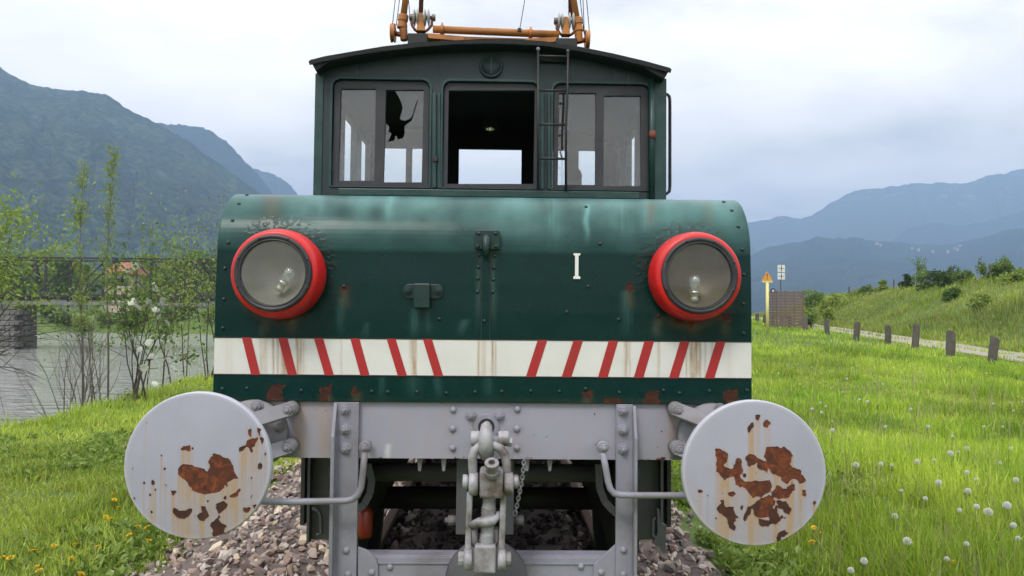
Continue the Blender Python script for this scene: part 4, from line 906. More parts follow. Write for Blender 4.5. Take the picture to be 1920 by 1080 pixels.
# ================================================================== terrain
def bank_edge(y): return -8.0 - 0.35*np.sin(np.asarray(y)*0.35+0.6) - 0.02*np.maximum(0, np.asarray(y)-30)
def post_x(y): return 18.4+0.14*(np.asarray(y)-25)                 # the line of wooden posts
WATER = -2.3
def gz(x, y):
    x = np.asarray(x, float); y = np.asarray(y, float); x, y = np.broadcast_arrays(x, y)
    near = np.hypot(x, y) < 200
    z = -0.26 + 0.06*(fbm(x*0.6, y*0.6, 5, 3)-0.5)*near
    # right hand meadow rises away from the camera
    r = np.where(y > 20, 0.0273*(np.minimum(y, 85)-20), 0.0); r = r - 0.002*np.maximum(0, y-120); r = np.maximum(r, -0.5)
    z = z + r*ss(2, 9, x)
    # grassy mound beyond the path
    off = x-post_x(y); top = 4.45-z
    mound = ss(5.2, 14.5, off)*(1-ss(24, 45, off))*ss(112, 84, y)*ss(-5, 14, y)
    z = z + mound*top*(0.93+0.16*(fbm(x*0.16, y*0.16, 15, 3)-0.5)*2)
    # shoulder of the ballast
    z = z + 0.13*ss(2.1, 1.4, np.abs(x+0.15))
    # left bank and river bed
    e = bank_edge(y); t = ss(0, 2.8, e-x)
    z = z - 0.035*np.clip(-x-2.4, 0, 6)*0.6 - t*3.1
    # far bank beyond the bend, and the far side of the river on the left
    far = np.maximum(ss(118, 130, y + 0.10*x), ss(-70, -86, x))
    rz = ss(0, -1.5, x+8)
    z = z + far*rz*(t*3.1 + 1.2) + far*rz*1.5*ss(130, 190, y)
    return z
def hit_ground(px, py, h=0.0):             # the ground point over which a thing of height h shows at a pixel
    d = ray(px, py); t0 = 1.0; t = 2.0
    while t < 400:
        p = CAM+d*t
        if p.z < float(gz(p.x, p.y))+h: break
        t0 = t; t *= 1.03
    for _ in range(24):
        m_ = (t0+t)/2; p = CAM+d*m_
        if p.z < float(gz(p.x, p.y))+h: t = m_
        else: t0 = m_
    p = CAM+d*t; return Vector((p.x, p.y, float(gz(p.x, p.y))))

# soil under the grass; only colour and grain
t = NT('grassy_soil')
n1 = t.noise(0.35, 5, 0.6); n2 = t.noise(6, 5, 0.65)
soil = t.mix(n2, (0.045, 0.080, 0.014), (0.12, 0.19, 0.03))
soil = t.mix(t.ramp(n1, [(0.4, 0.0), (0.7, 0.5)]), soil, (0.12, 0.15, 0.04))
t.P(Base_Color=soil, Roughness=0.95); t.bump(n2, 0.6, 0.05); M['soil'] = t.m
xs = np.unique(np.r_[-6000, -3000, -1500, -800, -400, -250, -180, -140, np.arange(-120, -20, 4), np.arange(-20, -12, 0.8), np.arange(-12, 14, 0.25), np.arange(14, 50, 0.8), np.arange(50, 130, 4), 150, 200, 300, 500, 900, 2000, 4000, 7000])
ys = np.unique(np.r_[-3000, -1000, -300, -100, -50, -30, np.arange(-20, 0, 2), np.arange(0, 24, 0.25), np.arange(24, 60, 0.8), np.arange(60, 200, 2), np.arange(200, 400, 20), 500, 800, 1500, 3000, 5000, 9000])
GXX, GYY = np.meshgrid(xs, ys, indexing='ij')
gv = np.stack([GXX.ravel(), GYY.ravel(), gz(GXX, GYY).ravel()], 1)
tag(put('ground', raw('ground', gv, grid_faces(len(xs), len(ys)), M['soil'], True), None, (0, 0, 0)), kind='structure')

# river
t = NT('river_water')
mp = t.mapped((0.42, 0.95, 1.0)); w1 = t.noise(0.62, 3, 0.55, mp, 1.6); w2 = t.noise(2.6, 4, 0.6, mp, 0.5)
t.P(Base_Color=t.mix(w1, (0.15, 0.155, 0.14), (0.34, 0.345, 0.32)), Roughness=0.05, IOR=1.33)  # sky brightness on the waves partly put into the water colour
t.bump(t.math('MULTIPLY_ADD', w2, 0.35, w1), 1.0, 0.8); M['water'] = t.m
b = MB(); b.add([(-130, -60, WATER), (-6.5, -60, WATER), (-6.5, 140, WATER), (-130, 160, WATER)], [(0, 1, 2, 3)])
tag(b.build('river', M['water']), kind='structure')

# gravel path behind the posts: two wheel tracks with grass between them
t = NT('path_gravel'); n = t.noise(14, 6, 0.7)
t.P(Base_Color=t.mix(n, (0.20, 0.18, 0.14), (0.40, 0.36, 0.30)), Roughness=0.95); t.bump(n, 0.6, 0.03); M['path'] = t.m
py_ = np.arange(2, 130, 0.7); offs = np.linspace(1.5, 4.5, 13)
pv = []
for y in py_:
    for o_ in offs:
        w_ = 0.25*math.sin(y*0.31+o_*3)*(abs(o_-3) > 1.5)
        pv.append((float(post_x(y))+o_+w_, y, 0))
pv = np.array(pv); pv[:, 2] = gz(pv[:, 0], pv[:, 1])+0.035
tag(put('path', raw('path', pv, grid_faces(len(py_), len(offs)), M['path'], True), None, (0, 0, 0)), kind='structure')

# ================================================================== mountains
def forest(name, c0, c1, rock=None):
    t = NT(name); a = t.noise(0.012, 8, 0.68); f = t.noise(0.06, 6, 0.7)
    c = t.mix(t.ramp(f, [(0.40, 0.0), (0.62, 1.0)]), c0, c1)
    c = t.mix(t.ramp(a, [(0.42, 0.0), (0.62, 0.55)]), c, tuple(x*0.55 for x in c0))
    if rock is not None:
        g = t.n.new('ShaderNodeNewGeometry'); sp = t.n.new('ShaderNodeSeparateXYZ'); t.l.new(g.outputs['Position'], sp.inputs[0])
        hh = t.math('MULTIPLY', t.ramp(t.math('DIVIDE', sp.outputs['Z'], rock[0]), [(0.72, 0.0), (0.86, 1.0)]), t.ramp(t.noise(0.02, 7, 0.75, t.mapped((1.0, 1.0, 0.35))), [(0.55, 0.0), (0.66, 0.8)]))
        c = t.mix(hh, c, rock[1])
    t.P(Base_Color=c, Roughness=1.0); t.b.inputs['Specular IOR Level'].default_value = 0.0
    t.bump(t.math('MULTIPLY_ADD', f, 0.5, a), 0.9, 14.0); return t.m
M['forest1'] = forest('forest_slope', (0.008, 0.018, 0.011), (0.085, 0.120, 0.055))
M['forest2'] = forest('far_forest_slope', (0.020, 0.034, 0.024), (0.045, 0.065, 0.04))
M['forest3'] = forest('far_rocky_slope', (0.04, 0.055, 0.035), (0.08, 0.10, 0.06), (860, (0.40, 0.37, 0.34)))
MESHES = {}
def mountain(name, D, prof, mat_, foot=0.5, seed=0, spur=0.20, nx_=260, nt=70, rough=0.02):
    px = np.linspace(prof[0][0], prof[-1][0], nx_); py = np.interp(px, [p[0] for p in prof], [p[1] for p in prof])
    py = py + (fbm(px/35, px*0, seed, 5)-0.5)*10 + (fbm(px/5, px*0, seed+3, 3)-0.5)*5.0
    crest = np.array([list(at(a, b_, D)) for a, b_ in zip(px, py)])
    dirx = (crest[:, 0]-CAM.x)/(D-CAM.y)
    T_ = np.r_[np.linspace(0, 1, nt), 1.12, 1.3]
    V_ = np.zeros((nx_, len(T_), 3))
    for k, tt in enumerate(T_):
        if tt <= 1:
            d = D*(foot+(1-foot)*tt); h = tt**1.05
            s_ = fbm(px/60+0.25*tt*6, px*0+tt*1.2, seed+11, 4)-0.5; sm = fbm(px/14, tt*14+px*0, seed+21, 3)-0.5
            z = crest[:, 2]*(h + spur*s_*4*tt*(1-tt) + rough*sm*np.minimum(1, 6*(1-tt))*min(1, 4*tt))
            z = np.minimum(z, crest[:, 2]*(d/D)*0.985 if tt < 0.97 else crest[:, 2]*(d/D+0.02)) if tt < 1 else crest[:, 2]
            wob = (fbm(px/40, tt*5+px*0, seed+31, 3)-0.5)*D*0.06*(1-tt)*tt*4
        else:
            d = D*tt; z = crest[:, 2]*max(0, 1-(tt-1)*3.2); wob = 0
        V_[:, k, 0] = CAM.x+dirx*(d-CAM.y); V_[:, k, 1] = d + wob; V_[:, k, 2] = z if tt > 0 else -5
    me_ = raw(name, V_.reshape(-1, 3), grid_faces(nx_, len(T_)), M[mat_], True)
    o = put(name, me_, None, (0, 0, 0)); tag(o, kind='structure')
    MESHES[o.name] = (V_.reshape(-1, 3), grid_faces(nx_, len(T_)))
    return o
mountain('mountain', 1900, [(-1500, 120), (-900, 60), (-400, 55), (-120, 75), (0, 128), (45, 152), (100, 166), (150, 168), (200, 181), (250, 208), (300, 235), (350, 266), (400, 300), (450, 335), (500, 372), (560, 415), (640, 470), (760, 540), (900, 585)], 'forest1', 0.45, 3, 0.16, 420, 110)
mountain('mountain', 2700, [(150, 260), (240, 238), (300, 230), (340, 233), (380, 240), (420, 262), (450, 290), (470, 312), (500, 350), (540, 400), (620, 480), (760, 560)], 'forest2', 0.6, 13, 0.14, 220, 70)
mountain('mountain', 3700, [(350, 340), (440, 312), (480, 318), (510, 328), (532, 338), (545, 348), (560, 366), (600, 420), (700, 520), (800, 575)], 'forest2', 0.6, 23, 0.12, 200, 50)
mountain('mountain', 2900, [(1120, 585), (1250, 530), (1330, 500), (1400, 480), (1450, 462), (1490, 452), (1530, 446), (1560, 447), (1600, 445), (1660, 452), (1720, 458), (1780, 460), (1830, 448), (1880, 434), (1920, 428), (2050, 395), (2300, 350), (2900, 380), (3600, 430)], 'forest2', 0.55, 33, 0.14, 380, 80)
mountain('mountain', 4900, [(1000, 560), (1200, 470), (1300, 440), (1380, 420), (1450, 408), (1500, 410), (1530, 398), (1560, 378), (1590, 363), (1640, 352), (1700, 345), (1760, 340), (1800, 343), (1850, 333), (1920, 318), (2050, 305), (2400, 310), (3000, 330), (3800, 380)], 'forest3', 0.62, 43, 0.10, 420, 90)
mountain('mountain', 3900, [(1550, 560), (1640, 470), (1700, 430), (1740, 422), (1800, 424), (1850, 415), (1920, 398), (2100, 380), (2500, 400), (3200, 480)], 'forest2', 0.7, 53, 0.10, 240, 60)

# a village of tiny houses on the slope across the valley
M['farwall'] = plain('pale_render', (0.34, 0.33, 0.31), 0.8, var=0.05, bump=0)
M['farroof'] = plain('far_roof', (0.30, 0.16, 0.11), 0.8, var=0.1, bump=0)
vmesh, vf = MESHES['mountain.003']
bvh = BVHTree.FromPolygons([tuple(p) for p in vmesh], [tuple(int(i) for i in f) for f in vf])
vill = [(1644, 459, 10), (1651, 462, 7), (1710, 468, 7), (1722, 471, 9), (1749, 474, 8), (1777, 474, 8), (1791, 468, 7), (1800, 463, 8), (1796, 471, 7)]
for i, (px, py, w) in enumerate(vill):
    loc = None
    for dy in range(0, 40, 2):
        loc, nrm_, idx, dist = bvh.ray_cast(CAM, ray(px, py+dy))
        if loc is not None: break
    if loc is None: continue
    h = empty('hillside_house', (loc.x, loc.y, loc.z-1))
    lab = ('pale house standing alone on the dark ridge, left of the village' if i == 0 else 'smaller pale house beside the lone house on the ridge' if i == 1 else 'tiny pale house of the far village, ' + ('leftmost of the village', 'second from the left', 'third from the left', 'in the middle of the village', 'third from the right', 'rightmost and highest', 'below the rightmost house')[i-2])
    tag(h, lab, 'house', 'houses of the far village on the ridge')
    w *= 0.5
    MB().box((loc.x-w, loc.y-w*0.7, loc.z-4), (loc.x+w, loc.y+w*0.7, loc.z+7)).build('wall', M['farwall'], h)
    MB().add([(loc.x-w-1, loc.y-w*0.8, loc.z+7.1), (loc.x+w+1, loc.y-w*0.8, loc.z+7.1), (loc.x+w+1, loc.y+w*0.8, loc.z+7.1), (loc.x-w-1, loc.y+w*0.8, loc.z+7.1), (loc.x-w-1, loc.y, loc.z+11), (loc.x+w+1, loc.y, loc.z+11)], [(0,1,5,4),(2,3,4,5),(0,4,3),(1,2,5),(0,3,2,1)]).build('roof', M['farroof'], h)

# ================================================================== bridge with its stone pier
M['bridge'] = plain('weathered_bridge_steel', (0.035, 0.032, 0.03), 0.8, var=0.4, scale=0.8)
M['deck'] = plain('bridge_deck_timber', (0.20, 0.19, 0.17), 0.85, var=0.3, scale=1.5)
M['stone'] = plain('pier_stone', (0.17, 0.165, 0.155), 0.9, var=0.35, scale=1.5, dirt=(0.06, 0.06, 0.05), dirt_amt=0.7, bump=0.5, bdist=0.05)
M['mortar'] = plain('pier_mortar', (0.10, 0.095, 0.085), 0.95, var=0.2, scale=3)
YBR = 72.0
zdk = at(200, 572, YBR).z; zdt = at(200, 553, YBR).z; ztc = at(200, 484, YBR).z
brg = empty('truss_bridge', (at(200, 572, YBR).x, YBR, zdk)); tag(brg, 'long dark steel truss bridge crossing the river behind the saplings', 'bridge')
xl_, xr_ = -75.0, -9.0
for dy in (0.0, 4.2):
    MB().box((xl_, YBR+dy-0.15, ztc-0.12), (xr_, YBR+dy+0.15, ztc+0.05)).build('top_chord', M['bridge'], brg)
    MB().box((xl_, YBR+dy-0.18, zdt-0.22), (xr_, YBR+dy+0.18, zdt+0.06)).build('bottom_chord', M['bridge'], brg)
    x = at(217, 520, YBR).x - 3.45*14; k_ = 0
    while x < xr_-0.3:
        if x > xl_:
            MB().box((x-0.09, YBR+dy-0.10, zdt+0.061), (x+0.09, YBR+dy+0.10, ztc-0.121)).build('upright', M['bridge'], brg)
            s_ = 1 if x < at(217, 520, YBR).x-0.1 else -1
            a, d = ((x, zdt+0.06), (x+3.45, ztc-0.16)) if s_ > 0 else ((x, ztc-0.16), (x+3.45, zdt+0.06))
            if x+3.45 < xr_: MB().bar((a[0], YBR+dy+0.02, a[1]), (d[0], YBR+dy+0.02, d[1]), 0.14, 0.10).build('diagonal', M['bridge'], brg)
        x += 3.45
for k_ in range(33): MB().box((xl_+2*k_, YBR+0.2, zdt-0.5), (xl_+2*k_+0.2, YBR+4.0, zdt-0.23)).build('cross_beam', M['bridge'], brg)
MB().box((xl_, YBR-0.35, zdk-0.02), (xr_, YBR+4.5, zdk+0.30)).build('deck', M['deck'], brg)
prx = at(48, 620, YBR).x
pier = empty('stone_pier', (prx-2.4, YBR, WATER)); tag(pier, 'grey coursed stone pier carrying the bridge out of the river', 'bridge pier')
zp0, zp1 = WATER-0.8, zdk-0.03
MB().box((prx-5.0, YBR-0.6, zp0), (prx-0.25, YBR+1.5, zp1-0.02)).build('core', M['mortar'], pier)
bl_me = []
for v in range(5):
    b = MB().box((-0.46, -0.35, -0.235), (0.46, 0.35, 0.235)); me_, _ = b.mesh('stone_block', M['stone']); 
    for vv in me_.vertices: vv.co += Vector((random.uniform(-.03, .03), random.uniform(-.06, .03), random.uniform(-.02, .02)))
    bl_me.append(me_)
rows = int((zp1-zp0)/0.5)
for r_ in range(rows):
    z = zp0+0.25+r_*(zp1-zp0)/rows
    batter = 0.06*(rows-r_)/rows*4
    for k_ in range(6):
        x = prx+batter-0.5-0.97*k_ - (0.45 if r_ % 2 else 0)
        o = put('stone_block', random.choice(bl_me), pier, (x, YBR-0.75-batter*0.5+random.uniform(-.04, .04), z)); bevel_mod(o, 0.05, 2)
    for q_ in (0.30, 1.2): o = put('stone_block', random.choice(bl_me), pier, (prx+batter-0.38, YBR+q_, z)); o.rotation_euler.z = math.pi/2; bevel_mod(o, 0.05, 2)
MB().box((prx-5.2, YBR-1.0, zp1-0.02+0.021), (prx+0.35, YBR+5.2, zp1+0.02)).build('cap_course', M['stone'], pier, 0.03) if False else None

# house with a tiled roof beyond the bridge
M['hwall'] = plain('house_render', (0.50, 0.42, 0.34), 0.85, var=0.1, scale=0.6); M['hroof'] = plain('terracotta_tiles', (0.33, 0.13, 0.07), 0.85, var=0.25, scale=3)
M['hwin'] = plain('dark_window', (0.03, 0.035, 0.04), 0.2, var=0.2, bump=0); M['shut'] = plain('house_shutter', (0.16, 0.09, 0.05), 0.7, var=0.2, scale=2)
YHs = 150.0; a = at(196, 560, YHs); d = at(246, 512, YHs); e_ = at(221, 486, YHs)
hs = empty('house', ((a.x+d.x)/2, YHs, float(gz((a.x+d.x)/2, YHs)))); tag(hs, 'house with an orange tiled roof seen through the truss bridge', 'house')
MB().box((a.x, YHs, -1), (d.x, YHs+8, d.z)).build('wall', M['hwall'], hs)
MB().add([(a.x-0.5, YHs-0.6, d.z-0.2), (d.x+0.5, YHs-0.6, d.z-0.2), (d.x+0.5, YHs+8.6, d.z-0.2), (a.x-0.5, YHs+8.6, d.z-0.2), (a.x+0.8, YHs+4, e_.z), (d.x-0.8, YHs+4, e_.z)], [(0,1,5,4),(2,3,4,5),(0,4,3),(1,2,5)]).build('roof', M['hroof'], hs)
for k_ in range(3):
    x = a.x+(d.x-a.x)*(0.2+0.3*k_)
    w_ = MB().box((x-0.5, YHs-0.06, d.z-2.6), (x+0.5, YHs-0.01, d.z-1.1)).build('window', M['hwin'], hs)
    for s_ in (-1, 1): MB().box((x+s_*0.78-0.24, YHs-0.09, d.z-2.6), (x+s_*0.78+0.24, YHs-0.012, d.z-1.1)).build('shutter', M['shut'], w_)

# ================================================================== foliage helpers
def leafmat(name, c0, c1, trans=0.35):
    t = NT(name); n = t.n; l = t.l
    cc = t.mix(t.attr('tint'), c0, c1); 
    df = n.new('ShaderNodeBsdfDiffuse'); tl = n.new('ShaderNodeBsdfTranslucent'); mx = n.new('ShaderNodeMixShader'); mx.inputs[0].default_value = trans
    gl = n.new('ShaderNodeBsdfGlossy'); gl.inputs['Roughness'].default_value = 0.5; m2 = n.new('ShaderNodeMixShader'); m2.inputs[0].default_value = 0.03
    l.new(cc, df.inputs[0]); l.new(cc, tl.inputs[0]); l.new(df.outputs[0], mx.inputs[1]); l.new(tl.outputs[0], mx.inputs[2])
    l.new(mx.outputs[0], m2.inputs[1]); l.new(gl.outputs[0], m2.inputs[2]); l.new(m2.outputs[0], t.out.inputs['Surface']); return t.m
M['leaf_bright'] = leafmat('spring_leaves', (0.15, 0.22, 0.03), (0.32, 0.40, 0.075))
M['leaf_mid'] = leafmat('bush_leaves', (0.075, 0.14, 0.024), (0.20, 0.29, 0.06))
M['leaf_dark'] = leafmat('dark_leaves', (0.020, 0.048, 0.012), (0.070, 0.125, 0.025))
M['leaf_willow'] = leafmat('willow_leaves', (0.16, 0.24, 0.04), (0.31, 0.40, 0.085))
M['leaf_weed'] = leafmat('weed_leaves', (0.12, 0.20, 0.03), (0.27, 0.37, 0.075))
M['bark'] = plain('bark', (0.065, 0.052, 0.042), 0.9, var=0.35, scale=20, bump=0.5, bdist=0.01)
M['barkpale'] = plain('pale_bark', (0.16, 0.135, 0.11), 0.9, var=0.3, scale=20)
M['blossom'] = plain('white_blossom', (0.72, 0.73, 0.64), 0.8, var=0.08, scale=60, bump=0)
def leaves(P, size, D=None, seed=0, stretch=1.7, tint=None):
    """One pointed, slightly folded leaf (4 vertices, 2 triangles) at each point; D: preferred direction."""
    rs = np.random.default_rng(seed); P = np.asarray(P, float); n = len(P)
    a = rs.normal(size=(n, 3)) if D is None else np.asarray(D)+rs.normal(size=(n, 3))*0.55
    a /= np.linalg.norm(a, axis=1)[:, None]+1e-9
    b_ = np.cross(a, rs.normal(size=(n, 3))); b_ /= np.linalg.norm(b_, axis=1)[:, None]+1e-9
    nn = np.cross(a, b_)
    s = (np.asarray(size)*(0.6+0.8*rs.random(n)))[:, None]
    L = s*stretch
    v = np.stack([P, P+a*L*0.5+b_*s*0.5+nn*s*0.12, P+a*L, P+a*L*0.5-b_*s*0.5+nn*s*0.12], 1).reshape(-1, 3)
    k = np.arange(n)*4; f = np.concatenate([np.stack([k, k+1, k+2], 1), np.stack([k, k+2, k+3], 1)])
    tt = rs.random(n) if tint is None else np.clip(tint+rs.normal(size=n)*0.15, 0, 1)
    return v, f, np.repeat(tt, 4)
def branchy(b, p, d, L, r, depth, rs, tips, spread=0.6, n_ch=3, upb=0.25, droop=0.0):
    """Recursive tapered branch; collects points along the thin ends."""
    pts = [Vector(p)]; rad = [r]; d = Vector(d).normalized(); k = 5
    for i in range(k):
        d = (d + Vector(rs.normal(size=3))*0.10 + Vector((0, 0, upb*0.12 - droop*(i/k)**2))).normalized()
        pts.append(pts[-1]+d*(L/k)); rad.append(r*(1-0.72*(i+1)/k))
    b.tube(pts, rad, 6 if depth > 0 else 4, caps=False)
    if depth == 0:
        for i in range(1, k+1): tips.append((pts[i], (pts[i]-pts[i-1]).normalized()))
        return
    for c in range(n_ch):
        t = rs.uniform(0.35, 1.0); i = min(int(t*k), k-1); q = pts[i].lerp(pts[i+1], t*k-i)
        dd = (d + Vector(rs.normal(size=3))*spread).normalized()
        branchy(b, q, dd, L*rs.uniform(0.45, 0.7), rad[i+1]*0.75+0.001, depth-1, rs, tips, spread, n_ch, upb, droop)
    for i in (3, 4, 5): tips.append((pts[i], d))
def plant(name, label, cat, group, base, stems, leaf, lsize, lper, seed, depth=2, spread=0.6, n_ch=4, bark='bark', upb=0.4, droop=0.0, jitter=0.12, stretch=1.7, trunk='stem', crown='foliage', zmin=-9):
    """stems: list of (direction, length, radius)."""
    rs = np.random.default_rng(seed); root = empty(name, base); tag(root, label, cat, group)
    tips = []
    for (d, L, r, off) in stems:
        b = MB(); branchy(b, Vector(base)+Vector(off), d, L, r, depth, rs, tips, spread, n_ch, upb, droop)
        b.build(trunk, M[bark], root)
    P = []; D = []
    for (p, d) in tips:
        for _ in range(lper):
            P.append(np.array(p)+rs.normal(size=3)*jitter); D.append(np.array(d)*0.6+np.array([0, 0, -0.15 if droop else 0.1]))
    P = np.array(P); D = np.array(D); ok_ = P[:, 2] > zmin+0.5*rs.random(len(P)); P = P[ok_]; D = D[ok_]
    v, f, tt = leaves(P, lsize, D, seed, stretch)
    c = v.mean(0); me_ = raw(crown, v, f, M[leaf], False, dict(tint=tt), c); put(crown, me_, root, c)
    return root, tips, rs
def crown_tree(name, label, cat, group, base, h, w, leaf, n, lsize, seed, lobes=14, trunk_h=0.25, bark='bark'):
    rs = np.random.default_rng(seed); root = empty(name, base); tag(root, label, cat, group)
    b = MB(); tips = []; bp = Vector(base)
    b.tube([bp, bp+Vector((0, 0, h*0.35)), bp+Vector((rs.normal()*0.03*h, 0, h*0.8))], [h*0.022, h*0.016, h*0.005], 7, caps=False)
    C = []
    for k in range(lobes):
        a = rs.uniform(0, 2*math.pi); zz = rs.uniform(trunk_h, 0.93); rr = w*0.5*(1-abs(zz-0.5)**1.5)*rs.uniform(0.2, 0.85)
        q = np.array([math.cos(a)*rr, math.sin(a)*rr, zz*h]); C.append((q, w*rs.uniform(0.13, 0.26)))
        b.tube([bp+Vector((0, 0, max(0.1, zz-0.22)*h)), bp+Vector(q)], [h*0.008, h*0.002], 5, caps=False)
    b.build('trunk', M[bark], root)
    P = []; TT = []
    for (q, r) in C:
        m_ = int(n/lobes); u = rs.normal(size=(m_, 3)); u /= np.linalg.norm(u, axis=1)[:, None]; rad = r*(0.55+0.5*rs.random(m_)**0.6)
        P.append(np.array(base)+q+u*rad[:, None]*np.array([1, 1, 0.8])); TT.append(np.full(m_, rs.uniform(0.15, 0.85)))
    P = np.concatenate(P); v, f, tt = leaves(P, lsize, None, seed, 1.4, np.concatenate(TT))
    c = v.mean(0); put('crown', raw('crown', v, f, M[leaf], False, dict(tint=tt), c), root, c); return root

# ================================================================== trees beyond the river
rs0 = np.random.default_rng(5)
ft = [(20, 470, 140, 'leaf_mid'), (75, 455, 165, 'leaf_bright'), (130, 485, 150, 'leaf_mid'), (165, 500, 170, 'leaf_bright'), (265, 495, 170, 'leaf_mid'), (300, 475, 145, 'leaf_bright'), (335, 490, 175, 'leaf_dark'), (370, 470, 150, 'leaf_mid'), (405, 480, 165, 'leaf_bright'), (440, 470, 175, 'leaf_mid'), (-40, 450, 150, 'leaf_dark')]
names_ = {'leaf_mid': 'mid green', 'leaf_bright': 'fresh light green', 'leaf_dark': 'dark green'}
for i, (px, py, Y, lf) in enumerate(ft):
    p = at(px, py, Y); g0 = float(gz(p.x, Y)); h = max(4, p.z-g0)
    pos = {20: 'left of the tall saplings, second from the edge', 75: 'broad one left of the tall saplings', 130: 'just left of the tall saplings', 165: 'between the tall saplings', 265: 'directly right of the tiled-roof house', 300: 'second right of the tiled-roof house', 335: 'third right of the tiled-roof house', 370: 'fourth right of the tiled-roof house', 405: 'at the locomotive edge', 440: 'mostly hidden by the locomotive', -40: 'at the left edge'}[px]
    crown_tree('riverside_tree', f'{names_[lf]} tree behind the bridge, {pos}', 'tree', 'trees on the far bank behind the bridge', (p.x, Y, g0), h, h*0.75, lf, 2600, 0.42, 300+i)
# low shrubs along the far waterline
for i, px in enumerate((85, 120, 155, 195, 240, 275, 320, 360, 400)):
    Y = 131+rs0.uniform(-1, 3); p = at(px, 600, Y); g0 = float(gz(p.x, Y))
    od_ = ('first right of the stone pier', 'second right of the stone pier', 'third right of the stone pier', 'below the tall saplings', 'below the tiled-roof house', 'behind the white-flowered bush', 'fourth from the locomotive', 'third from the locomotive', 'nearest the locomotive')[i]
    crown_tree('bank_shrub', f'low shrub on the far bank, {od_}', 'shrub', 'shrubs along the far waterline', (p.x, Y, g0), rs0.uniform(2.2, 3.4), 4.5, ('leaf_mid', 'leaf_dark', 'leaf_bright')[i % 3], 900, 0.30, 340+i, 8, 0.1)

# ================================================================== saplings and bushes on the near bank
def on_bank(px, depth):
    d = ray(px, 640); t_ = depth/d.y; x = CAM.x+d.x*t_; y = CAM.y+d.y*t_; return (x, y, float(gz(x, y))-0.03)
def up_stems(rs, n, L, r, tilt, spread):
    out = []
    for _ in range(n): a = rs.uniform(0, 6.28); q = tilt*rs.uniform(0.3, 1); out.append(((math.cos(a)*q, math.sin(a)*q, 1), L*rs.uniform(0.7, 1.05), r*rs.uniform(0.7, 1.1), (rs.uniform(-spread, spread), rs.uniform(-spread, spread), 0)))
    return out
# two tall slender saplings
for i, (px, py, lab) in enumerate(((160, 310, 'slender tall sapling left of its taller twin, feathery light leaves'), (206, 290, 'tallest slender sapling on the river bank, feathery top against the mountain'))):
    base = on_bank(px, 16.5); tp = at(px-6 if i == 0 else px, py, base[1]); H = tp.z-base[2]
    rs = np.random.default_rng(400+i); root = empty('tall_sapling', base); tag(root, lab, 'sapling', 'tall saplings on the river bank')
    b = MB(); pts = []; rad = []
    for k in range(12): t_ = k/11; pts.append(Vector(base).lerp(tp, t_)+Vector((0.07*math.sin(t_*7+i)*t_, 0, 0))); rad.append(0.022*(1-t_)+0.003)
    b.tube(pts, rad, 7, caps=False); b.build('stem', M['barkpale'], root)
    P = []; D = []; b = MB()
    for _ in range(46):
        t_ = rs.uniform(0.38, 1.0); j = min(int(t_*11), 10); q = pts[j].lerp(pts[j+1], t_*11-j); a = rs.uniform(0, 6.28); L = (0.62-0.36*t_)*rs.uniform(0.6, 1.1)
        dv = Vector((math.cos(a)*0.42, math.sin(a)*0.42, 1)).normalized(); e_ = q+dv*L; b.tube([q, q+dv*L*0.5, e_], [0.006, 0.004, 0.002], 4, caps=False)
        for _ in range(26): s_ = rs.uniform(0.15, 1.05); P.append(np.array(q+dv*L*s_)+rs.normal(size=3)*0.05); D.append(np.array(dv))
    b.build('twigs', M['barkpale'], root)
    v, f, tt = leaves(P, 0.026, np.array(D), 410+i, 2.2); c = v.mean(0); put('foliage', raw('foliage', v, f, M['leaf_willow'], False, dict(tint=tt), c), root, c)
# thicket of thin stems at their feet
rs = np.random.default_rng(61)
for i, (px, dep, n, L, lab) in enumerate(((122, 15.5, 4, 2.4, 'bare thin-stemmed thicket leaning left at the water edge'), (150, 16.0, 6, 3.0, 'clump of thin grey stems below the shorter tall sapling'), (186, 17.0, 5, 3.1, 'thin-stemmed shrub between the tall saplings and the white-flowered bush'))):
    plant('stem_thicket', lab, 'shrub', 'thin-stemmed shrubs on the river bank', on_bank(px, dep), up_stems(rs, n, L, 0.016, 0.26, 0.22), 'leaf_willow', 0.030, 1, 500+i, 1, 0.40, 5, 'barkpale', 0.5, 0, 0.10, zmin=0.3)
# flowering bush
root, tips, rs = plant('flowering_bush', 'leafy bush covered with flat white flower clusters beside the left buffer', 'bush', None, on_bank(262, 16.2), up_stems(np.random.default_rng(62), 9, 2.25, 0.020, 0.32, 0.24), 'leaf_mid', 0.054, 2, 520, 2, 0.62, 4, 'bark', 0.35, 0, 0.10, 1.5)
fl = [(238, 508), (254, 500), (287, 533), (290, 541), (302, 543), (239, 573), (273, 574), (248, 566), (258, 577), (278, 566), (305, 563), (292, 581), (298, 595), (313, 606), (279, 642), (316, 650), (326, 655), (284, 668), (293, 672), (281, 703), (317, 707), (325, 690), (245, 635), (262, 655), (300, 690), (308, 676), (270, 690), (335, 672), (290, 720)]
FB = MB()
for k in range(34):
    a = k*2.39996; r_ = 0.052*math.sqrt(k/34); q = Vector((r_*math.cos(a), r_*math.sin(a), 0.018*(1-(r_/0.052)**2)))
    for j in range(4):
        aa = a+j*math.pi/2; FB.add([q, q+Vector((0.013*math.cos(aa-0.5), 0.013*math.sin(aa-0.5), 0.004)), q+Vector((0.017*math.cos(aa), 0.017*math.sin(aa), 0.001)), q+Vector((0.013*math.cos(aa+0.5), 0.013*math.sin(aa+0.5), 0.004))], [(0, 1, 2, 3)])
fme, _ = FB.mesh('flower_cluster', M['blossom'], (0, 0, 0), False)
tb = [np.array(p) for p, _ in tips]
tpx = np.array(tb); ppx, ppy = project(tpx)
